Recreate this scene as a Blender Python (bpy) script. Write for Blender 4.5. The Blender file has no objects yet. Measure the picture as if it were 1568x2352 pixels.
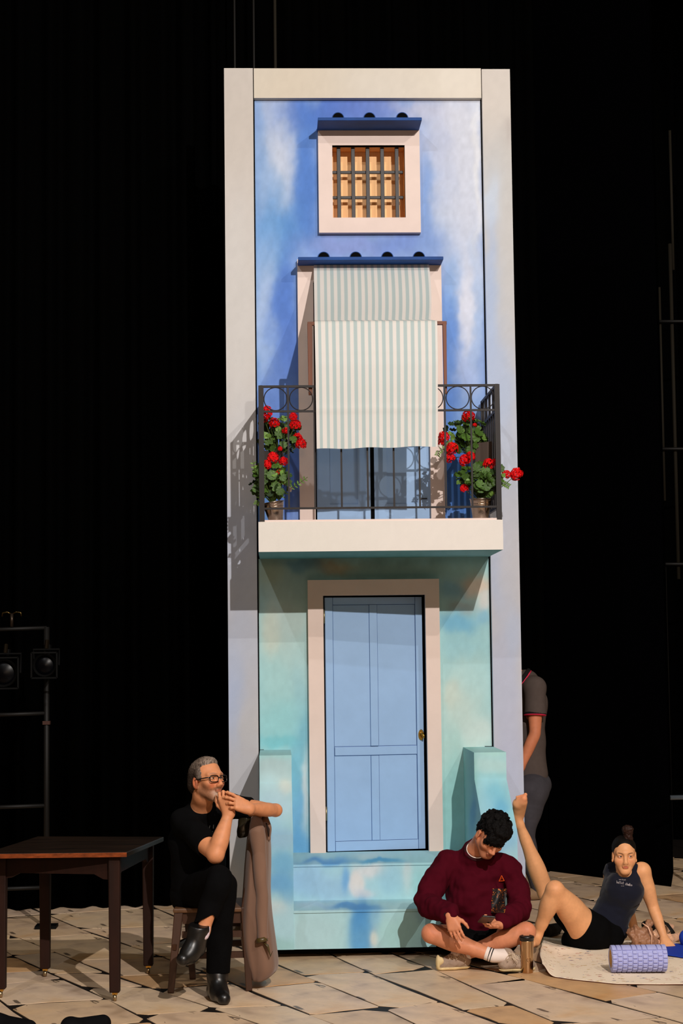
# Stage scene: painted house facade on a dark stage, four people, rehearsal props.
import bpy, bmesh, math, random
import numpy as np
from mathutils import Vector, Matrix

# ------------------------------------------------------------------ camera, world, lights, exposure
S = bpy.context.scene
COL = S.collection
IW, IH, FPX = 1568, 2352, 4161.64
YAW, TILT, ROLL = 0.038278, 0.076206, -0.012051
CAM = np.array([0.0, -11.9, 1.81])
_cy, _sy, _ct, _st = math.cos(YAW), math.sin(YAW), math.cos(TILT), math.sin(TILT)
FW = np.array([_sy * _ct, _cy * _ct, _st]); _r = np.array([_cy, -_sy, 0.0]); _u = np.cross(_r, FW)
RT = math.cos(ROLL) * _r + math.sin(ROLL) * _u
UP = -math.sin(ROLL) * _r + math.cos(ROLL) * _u
cd = bpy.data.cameras.new('camera'); cam = bpy.data.objects.new('camera', cd); COL.objects.link(cam)
cd.sensor_fit = 'VERTICAL'; cd.sensor_height = 36.0; cd.lens = FPX / IH * 36.0
cd.clip_start = 0.1; cd.clip_end = 100
_m = Matrix.Identity(4)
for i in range(3):
    _m[i][0], _m[i][1], _m[i][2], _m[i][3] = RT[i], UP[i], -FW[i], CAM[i]
cam.matrix_world = _m
S.camera = cam

W = bpy.data.worlds.new('world'); S.world = W; W.use_nodes = True
W.node_tree.nodes['Background'].inputs[0].default_value = (1.0, 0.72, 0.46, 1)
W.node_tree.nodes['Background'].inputs[1].default_value = 0.125


def spot(name, loc, target, watts, color, radius, size_deg, blend=0.6):
    l = bpy.data.lights.new(name, 'SPOT'); l.energy = watts; l.color = color
    l.shadow_soft_size = radius; l.spot_size = math.radians(size_deg); l.spot_blend = blend
    o = bpy.data.objects.new(name, l); COL.objects.link(o); o.location = loc
    o.rotation_euler = (Vector(target) - Vector(loc)).to_track_quat('-Z', 'Y').to_euler()
    return o


spot('key_light', (2.75, -12.5, 7.3), (0.8, 0, 2.6), 4900, (1.0, 0.92, 0.86), 0.05, 52, 0.25)
spot('second_light', (6.4, -12.6, 10.0), (0.8, 0, 2.8), 1700, (1.0, 0.92, 0.84), 0.05, 48, 0.25)
spot('third_light', (-3.2, -9.5, 9.6), (0.7, 0, 2.0), 700, (0.95, 0.97, 1.0), 0.08, 44, 0.35)

spot('warm_fill_light', (0.2, -12.2, 3.0), (0.6, 0, 1.9), 260, (1.0, 0.60, 0.34), 0.35, 44, 0.5)  # added fill in place of warm bounce, lifts the shade under the slab

vs = S.view_settings
S.display_settings.display_device = 'sRGB'
vs.view_transform = 'Standard'; vs.look = 'None'; vs.gamma = 1.0; vs.exposure = 0.0
try: vs.use_curve_mapping = False
except Exception: pass
S.cycles.use_denoising = True
S.cycles.max_bounces = 6


# ------------------------------------------------------------------ helpers
def ray(px, py):
    return FW + RT * (px - IW / 2) / FPX - UP * (py - IH / 2) / FPX


def at(px, py, Y):            # the world point seen at a pixel on the vertical plane at depth Y
    d = ray(px, py); return CAM + d * ((Y - CAM[1]) / d[1])


def fl(px, py, Z=0.0):        # the world point seen at a pixel on the horizontal plane Z
    d = ray(px, py); return CAM + d * ((Z - CAM[2]) / d[2])


def pr(P):
    d = np.asarray(P, float) - CAM; z = d @ FW
    return IW / 2 + FPX * (d @ RT) / z, IH / 2 - FPX * (d @ UP) / z


def lin(c):
    c = np.asarray(c, float) / 255.0
    return np.where(c <= 0.04045, c / 12.92, ((c + 0.055) / 1.055) ** 2.4)


def nrm(v):
    v = np.asarray(v, float); return v / (np.linalg.norm(v) + 1e-12)


def new_mat(name, color, rough=0.6, metal=0.0, noise=None, bump=None, spec=0.3, coat=0.0, sheen=0.0, attr=None, sss=0.0, objvar=0.0):
    """color: sRGB 0-255. noise: (scale, amount, stretch) colour variation. bump: (scale, strength). attr: colour attribute name."""
    m = bpy.data.materials.new(name); m.use_nodes = True
    N, L = m.node_tree.nodes, m.node_tree.links
    b = N['Principled BSDF']
    c = tuple(lin(color)) + (1,)
    b.inputs['Base Color'].default_value = c
    b.inputs['Roughness'].default_value = rough
    b.inputs['Metallic'].default_value = metal
    b.inputs['Specular IOR Level'].default_value = spec
    if coat: b.inputs['Coat Weight'].default_value = coat
    if sheen: b.inputs['Sheen Weight'].default_value = sheen
    if sss:
        b.inputs['Subsurface Weight'].default_value = sss
        b.inputs['Subsurface Radius'].default_value = (0.02, 0.008, 0.004)
        b.inputs['Subsurface Scale'].default_value = 0.4
    src = None
    if attr:
        a = N.new('ShaderNodeAttribute'); a.attribute_name = attr; src = a.outputs['Color']
    tc = N.new('ShaderNodeTexCoord')
    if objvar:
        oi = N.new('ShaderNodeObjectInfo')
        mr = N.new('ShaderNodeMapRange'); mr.inputs['To Min'].default_value = 1 - objvar; mr.inputs['To Max'].default_value = 1 + objvar
        L.new(oi.outputs['Random'], mr.inputs['Value'])
        mx = N.new('ShaderNodeMix'); mx.data_type = 'RGBA'; mx.blend_type = 'MULTIPLY'; mx.inputs['Factor'].default_value = 1
        if src: L.new(src, mx.inputs['A'])
        else: mx.inputs['A'].default_value = c
        L.new(mr.outputs[0], mx.inputs['B']); src = mx.outputs['Result']
    if noise:
        sc, am = noise[0], noise[1]; st = noise[2] if len(noise) > 2 else (1, 1, 1)
        mp = N.new('ShaderNodeMapping'); mp.inputs['Scale'].default_value = st
        L.new(tc.outputs['Object'], mp.inputs['Vector'])
        n = N.new('ShaderNodeTexNoise'); n.inputs['Scale'].default_value = sc; n.inputs['Detail'].default_value = 6
        n.inputs['Roughness'].default_value = 0.6
        L.new(mp.outputs[0], n.inputs['Vector'])
        mr = N.new('ShaderNodeMapRange'); mr.inputs['From Min'].default_value = 0.25; mr.inputs['From Max'].default_value = 0.75
        mr.inputs['To Min'].default_value = 1 - am; mr.inputs['To Max'].default_value = 1 + am
        L.new(n.outputs['Fac'], mr.inputs['Value'])
        mx = N.new('ShaderNodeMix'); mx.data_type = 'RGBA'; mx.blend_type = 'MULTIPLY'; mx.inputs['Factor'].default_value = 1
        if src: L.new(src, mx.inputs['A'])
        else: mx.inputs['A'].default_value = c
        L.new(mr.outputs[0], mx.inputs['B']); src = mx.outputs['Result']
    if src: L.new(src, b.inputs['Base Color'])
    if bump:
        n = N.new('ShaderNodeTexNoise'); n.inputs['Scale'].default_value = bump[0]; n.inputs['Detail'].default_value = 4
        L.new(tc.outputs['Object'], n.inputs['Vector'])
        bp = N.new('ShaderNodeBump'); bp.inputs['Strength'].default_value = bump[1]; bp.inputs['Distance'].default_value = bump[2] if len(bump) > 2 else 0.01
        L.new(n.outputs['Fac'], bp.inputs['Height']); L.new(bp.outputs[0], b.inputs['Normal'])
    return m


def finish(me, name, mat, parent=None, smooth=False, bevel=0.0):
    o = bpy.data.objects.new(name, me); COL.objects.link(o)
    if mat: me.materials.append(mat)
    if smooth:
        me.polygons.foreach_set('use_smooth', [True] * len(me.polygons))
    if bevel:
        bv = o.modifiers.new('bevel', 'BEVEL'); bv.width = bevel; bv.segments = 2; bv.limit_method = 'ANGLE'
    put(o, parent)
    return o


def put(o, parent):
    if parent is not None:
        o.parent = parent
        if parent.type == 'EMPTY':
            o.matrix_parent_inverse = Matrix.Translation(-parent.location)


def empty(name, loc, label, cat, group=None):
    o = bpy.data.objects.new(name, None); COL.objects.link(o); o.location = tuple(loc); o.empty_display_size = 0.1
    tag(o, label, cat, group); return o


def tag(o, label=None, cat=None, group=None, kind=None):
    if label: o['label'] = label
    if cat: o['category'] = cat
    if group: o['group'] = group
    if kind: o['kind'] = kind
    return o


class MB:
    def __init__(s): s.v = []; s.f = []
    def add(s, vs_, fs):
        n = len(s.v); s.v += [tuple(map(float, p)) for p in vs_]; s.f += [tuple(i + n for i in f) for f in fs]; return s
    def box(s, x0, x1, y0, y1, z0, z1):
        return s.hexa([(x0, y0, z0), (x1, y0, z0), (x1, y1, z0), (x0, y1, z0), (x0, y0, z1), (x1, y0, z1), (x1, y1, z1), (x0, y1, z1)])
    def hexa(s, p):
        return s.add(p, [(0, 3, 2, 1), (4, 5, 6, 7), (0, 1, 5, 4), (1, 2, 6, 5), (2, 3, 7, 6), (3, 0, 4, 7)])
    def beam(s, p, q, w, d, side=None, w2=None, d2=None):
        p, q = np.asarray(p, float), np.asarray(q, float); a = nrm(q - p)
        if side is None: side = (1, 0, 0) if abs(a[0]) < 0.9 else (0, 1, 0)
        u = nrm(np.asarray(side, float) - a * (a @ np.asarray(side, float))); v = np.cross(a, u)
        w2 = w if w2 is None else w2; d2 = d if d2 is None else d2
        c = []
        for o_, ww, dd in ((p, w, d), (q, w2, d2)):
            for i, j in ((-1, -1), (1, -1), (1, 1), (-1, 1)): c.append(o_ + u * i * ww / 2 + v * j * dd / 2)
        return s.hexa(c)
    def tube(s, pts, r, n=8, cap=True, flat=1.0):
        pts = [np.asarray(p, float) for p in pts]; m = len(pts)
        rs = r if isinstance(r, (list, tuple, np.ndarray)) else [r] * m
        t = [nrm(pts[min(i + 1, m - 1)] - pts[max(i - 1, 0)]) for i in range(m)]
        u = nrm(np.cross(t[0], (0.13, 0.21, 0.97) if abs(t[0][2]) < 0.9 else (1, 0.1, 0)))
        V = []
        for i in range(m):
            u = nrm(u - t[i] * (u @ t[i])); w = np.cross(t[i], u)
            for k in range(n):
                a = 2 * math.pi * k / n; V.append(pts[i] + rs[i] * (u * math.cos(a) + w * math.sin(a) * flat))
        Fs = [(i * n + k, i * n + (k + 1) % n, (i + 1) * n + (k + 1) % n, (i + 1) * n + k) for i in range(m - 1) for k in range(n)]
        if cap: Fs += [tuple(range(n - 1, -1, -1)), tuple((m - 1) * n + k for k in range(n))]
        return s.add(V, Fs)
    def lathe(s, prof, c=(0, 0, 0), axis=(0, 0, 1), n=24, cap=True):
        a = nrm(axis); u = nrm(np.cross(a, (0.3, 0.9, 0.1))); w = np.cross(a, u); c = np.asarray(c, float)
        V = [c + a * h + r * (u * math.cos(2 * math.pi * k / n) + w * math.sin(2 * math.pi * k / n)) for r, h in prof for k in range(n)]
        m = len(prof)
        Fs = [(i * n + k, i * n + (k + 1) % n, (i + 1) * n + (k + 1) % n, (i + 1) * n + k) for i in range(m - 1) for k in range(n)]
        if cap: Fs += [tuple(range(n - 1, -1, -1)), tuple((m - 1) * n + k for k in range(n))]
        return s.add(V, Fs)
    def ring(s, c, R, r, u=(1, 0, 0), w=(0, 0, 1), n=36, k=6):
        c = np.asarray(c, float); u = np.asarray(u, float); w = np.asarray(w, float); ax = np.cross(u, w)
        V = []
        for i in range(n):
            a = 2 * math.pi * i / n; d = u * math.cos(a) + w * math.sin(a)
            for j in range(k):
                b = 2 * math.pi * j / k; V.append(c + d * (R + r * math.cos(b)) + ax * r * math.sin(b))
        return s.add(V, [(i * k + j, ((i + 1) % n) * k + j, ((i + 1) % n) * k + (j + 1) % k, i * k + (j + 1) % k) for i in range(n) for j in range(k)])
    def prism(s, poly, off):
        n = len(poly); poly = [np.asarray(p, float) for p in poly]; off = np.asarray(off, float)
        return s.add(poly + [p + off for p in poly], [tuple(range(n))[::-1], tuple(range(n, 2 * n))] + [(i, (i + 1) % n, n + (i + 1) % n, n + i) for i in range(n)])
    def build(s, name, mat, parent=None, smooth=False, bevel=0.0, fix=True):
        me = bpy.data.meshes.new(name); me.from_pydata(s.v, [], s.f); me.update()
        if fix:
            bm = bmesh.new(); bm.from_mesh(me); bmesh.ops.recalc_face_normals(bm, faces=bm.faces); bm.to_mesh(me); bm.free()
        return finish(me, name, mat, parent, smooth, bevel)


def dup(o, matrix, parent=None):
    c = o.copy(); COL.objects.link(c); c.matrix_basis = matrix
    put(c, parent); return c


def vnoise(x, y, seed=0, oct_=4):
    """smooth value noise, numpy arrays, about 0..1"""
    out = np.zeros_like(x, float); amp = 0.5; rng = np.random.RandomState(seed); T = rng.rand(64, 64)
    tot = 0
    for _ in range(oct_):
        xi = np.floor(x).astype(int); yi = np.floor(y).astype(int); fx = x - xi; fy = y - yi
        fx = fx * fx * (3 - 2 * fx); fy = fy * fy * (3 - 2 * fy)
        a = T[xi % 64, yi % 64]; b = T[(xi + 1) % 64, yi % 64]; c = T[xi % 64, (yi + 1) % 64]; d = T[(xi + 1) % 64, (yi + 1) % 64]
        out += amp * ((a * (1 - fx) + b * fx) * (1 - fy) + (c * (1 - fx) + d * fx) * fy); tot += amp
        amp *= 0.5; x = x * 2.03 + 7.1; y = y * 2.03 + 3.7
    return out / tot


LAMP = np.array([0.98, 0.90, 0.83])      # how the stage lamps tint a white surface; paint colours are given as they look lit


def painter(blobs, base, warp=26, seed=1, fine=0.05, sat=0.85, gain=0.97):
    """scenic paint as soft overlapping brush areas: blobs = (x, y, half width, half height, rgb, strength)"""
    def f(px, py):
        w = vnoise(px / 40, py / 70, seed, 4) - 0.5; w2 = vnoise(px / 36 + 31, py / 60, seed + 5, 4) - 0.5
        x = px + warp * 2 * w; y = py + warp * 3 * w2
        c = np.repeat(np.asarray(base, float)[None, :], len(px), 0)
        for bx, by, sx, sy, rgb, al, *p in blobs:
            d = ((x - bx) / sx) ** 2 + ((y - by) / sy) ** 2
            a = al / (1 + d ** (p[0] if p else 2.2))
            c = c * (1 - a[:, None]) + np.asarray(rgb, float)[None, :] * a[:, None]
        n = vnoise(px / 9, py / 14, seed + 9, 4) - 0.5
        c = c * (1 + fine * 2 * n[:, None])
        g = c.mean(1, keepdims=True); c = (g + (c - g) * sat) * gain
        return np.clip(lin(np.clip(c, 0, 255)) / LAMP, 0, 0.88)
    return f


def painted(name, mat, parent, faces, paint, cell=0.012):
    """faces: quads of 4 corner points (a, b, c, d); each is gridded and gets its paint as a colour attribute"""
    V, Fs, C_ = [], [], []
    for q in faces:
        a, b, c, d = [np.asarray(p, float) for p in q]
        nu = max(1, int(np.linalg.norm(b - a) / cell)); nv = max(1, int(np.linalg.norm(d - a) / cell))
        u, v = np.meshgrid(np.linspace(0, 1, nu + 1), np.linspace(0, 1, nv + 1)); u = u.ravel()[:, None]; v = v.ravel()[:, None]
        P = (a * (1 - u) + b * u) * (1 - v) + (d * (1 - u) + c * u) * v
        D = P - CAM; z = D @ FW; px = IW / 2 + FPX * (D @ RT) / z; py = IH / 2 - FPX * (D @ UP) / z
        n0 = sum(len(x) for x in V); V.append(P); C_.append(paint(px, py))
        i, j = np.meshgrid(np.arange(nu), np.arange(nv)); k = (j * (nu + 1) + i).ravel() + n0
        Fs.append(np.stack([k, k + 1, k + nu + 2, k + nu + 1], 1))
    V = np.concatenate(V); Fs = np.concatenate(Fs); C_ = np.concatenate(C_)
    o = finish(fast_mesh(name, V, Fs, C_), name, mat, parent)
    return o


def fast_mesh(name, V, Q, C_=None):
    me = bpy.data.meshes.new(name)
    me.vertices.add(len(V)); me.vertices.foreach_set('co', np.asarray(V, np.float32).ravel())
    k = Q.shape[1]
    me.loops.add(len(Q) * k); me.loops.foreach_set('vertex_index', Q.astype(np.int32).ravel())
    me.polygons.add(len(Q)); me.polygons.foreach_set('loop_start', np.arange(0, len(Q) * k, k, dtype=np.int32))
    me.polygons.foreach_set('loop_total', np.full(len(Q), k, np.int32))
    me.update(calc_edges=True)
    if C_ is not None:
        ca = me.color_attributes.new('paint', 'FLOAT_COLOR', 'POINT')
        ca.data.foreach_set('color', np.concatenate([C_, np.ones((len(C_), 1))], 1).astype(np.float32).ravel())
    return me

# ------------------------------------------------------------------ materials shared by the set
M_paint = new_mat('scenic_paint', (200, 200, 200), 0.75, attr='paint', spec=0.15, bump=(90, 0.12, 0.004))
M_white = new_mat('white_paint', (226, 208, 200), 0.6, noise=(6, 0.05), spec=0.25)
M_canopy = new_mat('canopy_blue_paint', (17, 66, 134), 0.65, noise=(9, 0.22, (1, 1, 3)))
M_door = new_mat('door_blue_paint', (148, 182, 222), 0.55, noise=(7, 0.05), spec=0.3)
M_door_line = new_mat('door_line_paint', (58, 92, 142), 0.7)
M_black = new_mat('black_gap_paint', (6, 6, 7), 0.8, spec=0.05)
M_iron = new_mat('wrought_iron', (27, 21, 21), 0.55, metal=0.0, noise=(30, 0.2), spec=0.3)
M_bar = new_mat('window_bar_paint', (40, 36, 37), 0.5, noise=(40, 0.3), spec=0.4)
M_brass = new_mat('brass', (212, 160, 70), 0.25, metal=1.0)
M_brown = new_mat('brown_wood', (106, 56, 30), 0.5, noise=(14, 0.3, (1, 1, 0.15)))
M_zinc = new_mat('zinc', (176, 160, 146), 0.22, metal=1.0, noise=(12, 0.2), bump=(16, 0.25, 0.01))


def backing_mat():
    m = new_mat('backing_plywood', (255, 206, 150), 0.7, noise=(5, 0.12, (14, 14, 0.3)))
    return m


# ------------------------------------------------------------------ tower
T = empty('stage_tower', (0.77, 0.1, 0.0), 'tall narrow painted house facade with sky blue walls, barred window, balcony and blue door', 'stage set')

# frame posts and beam
fr_base = (206, 190, 176)
fr_blobs = [
    (545, 250, 60, 160, (200, 184, 168), .8), (545, 700, 60, 260, (212, 202, 192), .9), (545, 1080, 60, 160, (205, 198, 194), .9),
    (540, 1250, 60, 110, (182, 184, 196), .9), (550, 1500, 70, 160, (182, 182, 192), .95), (535, 1640, 26, 120, (170, 182, 212), .8), (575, 1700, 24, 160, (192, 184, 182), .7),
    (560, 1820, 60, 120, (186, 182, 184), .9),
    (1140, 230, 60, 90, (214, 198, 182), .9), (1140, 400, 60, 90, (196, 190, 182), .7), (1128, 470, 22, 60, (204, 212, 224), .8), (1130, 700, 22, 190, (166, 186, 222), .85),
    (1165, 620, 26, 200, (200, 194, 188), .8), (1150, 900, 34, 140, (176, 188, 214), .85), (1165, 1120, 40, 160, (182, 188, 204), .9), (1150, 1330, 30, 90, (172, 184, 212), .8),
    (1175, 1330, 30, 200, (196, 190, 192), .8), (1150, 1560, 50, 130, (184, 184, 200), .9), (1180, 1450, 24, 60, (180, 190, 214), .6), (1170, 1780, 50, 160, (186, 184, 202), .95),
    (1190, 1990, 40, 160, (190, 190, 204), .95), (1165, 300, 10, 26, (172, 158, 150), .4)]
P_frame = painter(fr_blobs, fr_base, 16, 3, 0.02)
TOPZ = at(545, 156.5, 0)[2]
XL, XR = -0.296, 1.628
XL = float(np.mean([at(512.5, 157, 0)[0], at(526, 1660, 0)[0], at(523.2, 1290, 0)[0]]))
XR = float(np.mean([at(1173, 158, 0)[0], at(1199, 1650, 0)[0], at(1189.3, 1240, 0)[0]]))
SL = float(np.mean([at(580.5, 200, 0)[0], at(592.3, 1330, 0)[0], at(595.5, 1660, 0)[0]]))
SR = float(np.mean([at(1105.5, 200, 0)[0], at(1121.5, 1290, 0)[0], at(1133, 1650, 0)[0]]))
BARZ = at(845, 225, 0)[2]
D_ = 0.045                         # how far the wall panel sits behind the frame
TB = 0.55                          # depth of the tower


def front_box(name, x0, x1, z0, z1, y0, y1, paint, cell=0.02, parent=T):
    f = [((x0, y0, z0), (x1, y0, z0), (x1, y0, z1), (x0, y0, z1)), ((x1, y0, z0), (x1, y1, z0), (x1, y1, z1), (x1, y0, z1)),
         ((x0, y1, z0), (x0, y0, z0), (x0, y0, z1), (x0, y1, z1)), ((x0, y0, z1), (x1, y0, z1), (x1, y1, z1), (x0, y1, z1)),
         ((x0, y1, z0), (x1, y1, z0), (x1, y0, z0), (x0, y0, z0)), ((x1, y1, z0), (x0, y1, z0), (x0, y1, z1), (x1, y1, z1))]
    return painted(name, M_paint, parent, f, paint, cell)


front_box('frame_post', XL, SL - 0.004, 0.05, TOPZ, 0, 0.09, P_frame)
front_box('frame_post', SR + 0.006, XR, 0.05, TOPZ - 0.006, 0, 0.09, P_frame)
P_beam = painter([(700, 190, 90, 60, (214, 194, 168), .8), (900, 190, 120, 60, (220, 204, 184), .8), (1060, 190, 70, 60, (226, 210, 190), .9)], (214, 196, 172), 16, 4, 0.02)
front_box('frame_beam', SL + 0.002, SR, BARZ, TOPZ - 0.002, -0.002, 0.09, P_beam)

# side, back and roof panels that close the body of the tower
side = MB(); side.box(XL + 0.01, XL + 0.03, 0.09, TB, 0.06, TOPZ - 0.01); side.build('side_panel', M_black, T)
side = MB(); side.box(XR - 0.03, XR - 0.01, 0.09, TB, 0.06, TOPZ - 0.01); side.build('side_panel', M_black, T)
b = MB(); b.box(XL + 0.03, XR - 0.03, TB - 0.03, TB - 0.01, 0.06, TOPZ - 0.02); b.build('back_panel', M_black, T)
b = MB(); b.box(XL + 0.03, XR - 0.03, 0.09, TB - 0.03, TOPZ - 0.05, TOPZ - 0.02); b.build('roof_panel', M_black, T)

# upper blue wall, painted clouds, with half-round holes above the canopies
UW = [(596, 700, 22, 620, (104, 150, 206), .75), (632, 300, 34, 120, (186, 190, 204), .85), (655, 250, 50, 40, (172, 184, 210), .8),
      (650, 420, 26, 90, (206, 204, 210), .85), (668, 380, 22, 90, (200, 200, 210), .6), (612, 420, 24, 60, (150, 176, 214), .6),
      (745, 262, 90, 34, (66, 106, 196), .95), (850, 255, 90, 24, (84, 112, 196), .8), (940, 245, 50, 18, (150, 156, 196), .7), (705, 420, 26, 190, (64, 116, 206), .9),
      (650, 545, 46, 80, (64, 132, 210), .9), (620, 560, 22, 100, (86, 150, 214), .8), (700, 560, 44, 30, (90, 130, 204), .8), (800, 562, 90, 22, (126, 144, 208), .9),
      (930, 560, 60, 22, (104, 134, 208), .8), (690, 600, 30, 40, (140, 170, 222), .7),
      (612, 700, 24, 130, (172, 190, 220), .85), (636, 800, 30, 60, (120, 156, 216), .8), (660, 690, 30, 90, (70, 116, 206), .95), (660, 830, 34, 90, (74, 116, 210), .9), (606, 830, 16, 60, (150, 176, 216), .7),
      (640, 940, 54, 90, (92, 132, 216), .9), (640, 1100, 60, 100, (66, 104, 200), .95), (610, 1160, 20, 60, (90, 150, 214), .6),
      (1040, 300, 70, 90, (210, 202, 204), .95), (990, 250, 40, 30, (184, 182, 200), .85), (1080, 440, 40, 200, (208, 204, 208), .9), (985, 330, 24, 34, (160, 172, 208), .8),
      (980, 460, 18, 110, (104, 144, 212), .9), (1020, 440, 26, 60, (156, 172, 212), .8), (1000, 560, 40, 40, (112, 146, 212), .8), (1036, 520, 26, 50, (150, 176, 216), .7),
      (1062, 600, 40, 60, (184, 194, 220), .9), (1034, 760, 20, 130, (72, 124, 212), .95), (1042, 660, 18, 60, (110, 156, 220), .8), (1072, 720, 16, 110, (220, 214, 220), .9),
      (1050, 420, 52, 190, (200, 200, 212), .8), (1012, 330, 30, 60, (176, 182, 208), .7), (1095, 760, 14, 160, (160, 184, 220), .7), (1074, 860, 30, 60, (160, 176, 218), .85), (1040, 930, 26, 50, (74, 122, 208), .9), (1080, 960, 30, 60, (130, 162, 214), .8),
      (1050, 1100, 60, 110, (48, 104, 190), .95), (1100, 350, 8, 200, (224, 218, 214), .6)]
P_up = painter(UW, (120, 150, 206), 20, 1, 0.045, .76, 1.0)
z_up0 = at(850, 1283, D_)[2]
WX0, WX1 = at(731, 400, 0)[0], at(964.5, 420, 0)[0]; WZ0, WZ1 = at(848, 534.4, 0)[2], at(848, 300, 0)[2]
OX0, OX1 = at(763.5, 420, 0)[0], at(930, 420, 0)[0]; OZ0, OZ1 = at(848, 500, 0)[2], at(848, 334, 0)[2]
BX0, BX1 = at(685.5, 900, 0)[0], at(1017.5, 900, 0)[0]
FX0, FX1 = at(721.5, 900, 0)[0], at(985.5, 900, 0)[0]       # balcony doorway opening
SLABZ = at(850, 1192, -0.81)[2]; SLABB = at(874, 1265, -0.81)[2]
BZ1 = at(850, 612, 0)[2]; FZ1 = at(722, 646, 0)[2]
yb = D_ + 0.02
holes1 = [(at(x, 270, 0)[0], at(x, 270, 0)[2], 0.034) for x in (776, 848, 923)]
holes2 = [(at(x, 590, 0)[0], at(x, 590, 0)[2], 0.036) for x in (743, 816.5, 889, 961.5)]


def panel_faces(x0, x1, z0, z1, y, cuts):
    """front faces of a wall panel with rectangular openings left out"""
    xs = sorted({x0, x1} | {c[0] for c in cuts} | {c[1] for c in cuts}); zs = sorted({z0, z1} | {c[2] for c in cuts} | {c[3] for c in cuts})
    out = []
    for a, b_ in zip(xs[:-1], xs[1:]):
        for c, d in zip(zs[:-1], zs[1:]):
            mx, mz = (a + b_) / 2, (c + d) / 2
            if not any(q[0] < mx < q[1] and q[2] < mz < q[3] for q in cuts):
                out.append(((a, y, c), (b_, y, c), (b_, y, d), (a, y, d)))
    return out


painted('upper_wall', M_paint, T, panel_faces(SL, SR, SLABB, BARZ + 0.01, D_, [(OX0 - .01, OX1 + .01, OZ0 - .01, OZ1 + .01), (FX0 - .01, FX1 + .01, SLABZ, FZ1 + .01)]), P_up, 0.0085)

# lower turquoise wall
LW = [(640, 1330, 90, 50, (150, 176, 170), .8), (620, 1310, 30, 40, (170, 176, 140), .6), (760, 1300, 60, 14, (196, 150, 100), .85), (700, 1300, 40, 20, (90, 140, 160), .8),
      (900, 1310, 120, 26, (120, 150, 140), .8), (624, 1440, 26, 60, (206, 206, 182), .9), (670, 1430, 40, 60, (186, 202, 190), .9), (680, 1520, 30, 60, (180, 206, 196), .8),
      (640, 1570, 40, 50, (168, 210, 204), .9), (690, 1610, 20, 80, (150, 196, 200), .7), (640, 1660, 50, 50, (150, 208, 206), .9), (650, 1705, 60, 14, (120, 196, 200), .9),
      (700, 1700, 14, 60, (110, 178, 196), .8), (690, 1800, 26, 80, (120, 190, 206), .9), (704, 1830, 7, 90, (214, 214, 206), .9), (684, 1860, 14, 60, (110, 170, 214), .85),
      (690, 1950, 24, 50, (92, 160, 206), .9), (680, 1790, 12, 90, (120, 192, 210), .6),
      (1090, 1345, 40, 20, (226, 190, 160), .9), (1040, 1350, 30, 20, (120, 170, 190), .8), (1060, 1390, 30, 14, (160, 150, 140), .6), (1112, 1385, 16, 30, (232, 214, 200), .8),
      (1050, 1430, 44, 26, (110, 178, 208), .95), (1110, 1420, 16, 16, (130, 186, 208), .8), (1060, 1490, 44, 30, (150, 202, 208), .9), (1080, 1560, 50, 50, (176, 212, 206), .9), (1060, 1640, 44, 60, (196, 212, 198), .9),
      (1040, 1600, 20, 30, (206, 210, 190), .7), (1100, 1690, 40, 40, (204, 216, 204), .9), (1040, 1740, 26, 60, (186, 212, 198), .9), (1040, 1860, 30, 120, (150, 206, 196), .9), (1040, 1990, 30, 60, (140, 196, 196), .9)]
P_low = painter(LW, (160, 204, 200), 14, 6, 0.03)
GX0, GX1 = at(745, 1660, 0)[0], at(980.5, 1660, 0)[0]; GZ1 = at(860, 1367, 0)[2]; GZ0 = at(860, 1955, 0)[2]
z_st1, z_st2 = 0.4999, 0.2805
painted('lower_wall', M_paint, T, panel_faces(SL + 0.004, SR, 0.06, SLABB + .02, D_, [(GX0, GX1, GZ0 - .02, GZ1)]), P_low, 0.01)
b = MB()
for x in (SL - 0.001, SR - 0.003):
    b = MB(); b.box(x, x + 0.006, D_ - 0.003, D_ + 0.01, 0.06, BARZ); b.build('panel_seam', M_black, T)

# upper barred window
w = MB()
w.hexa([(WX0, 0, WZ1), (WX1, 0, WZ1), (WX1, .06, WZ1), (WX0, .06, WZ1), (WX0, 0, WZ1 + .03), (WX1, 0, WZ1 + .03), (WX1, .06, WZ1 + .03), (WX0, .06, WZ1 + .03)])
w = MB(); y0 = -0.005; y1 = 0.17
w.box(WX0, OX0, y0, D_, WZ0, WZ1 + .03); w.box(OX1, WX1, y0, D_, WZ0, WZ1 + .03); w.box(OX0, OX1, y0, D_, WZ0, OZ0); w.box(OX0, OX1, y0, D_, OZ1, WZ1 + .03)
win = w.build('window_frame', M_white, T)
M_reveal = new_mat('reveal_wood', (214, 150, 90), 0.7, noise=(8, 0.1))
w = MB(); t = 0.012
w.box(OX0 - t, OX0, y0 + .02, y1, OZ0 - t, OZ1 + t); w.box(OX1, OX1 + t, y0 + .004, y1, OZ0 - t, OZ1 + t); w.box(OX0, OX1, y0 + .004, y1, OZ1, OZ1 + t); w.box(OX0, OX1, y0 + .02, y1, OZ0 - t, OZ0)
w.build('reveal', M_reveal, win)
w = MB(); w.box(OX0 - t, OX1 + t, y1, y1 + .02, OZ0 - t, OZ1 + t); w.build('backing_board', backing_mat(), win)
for x in (778, 811, 844.5, 878, 911.5):
    X = at(x, 420, 0.06)[0]; w = MB(); w.box(X - .0125, X + .0125, .05, .075, OZ0, OZ1 + 0.0); w.build('window_bar', M_bar, win, bevel=.002)
for y in (395.5, 453.5):
    Z = at(845, y, 0.07)[2]; w = MB(); w.box(OX0 + .003, OX1 - .006, .068, .086, Z - .0095, Z + .0095); w.build('window_bar', M_bar, win, bevel=.002)


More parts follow.
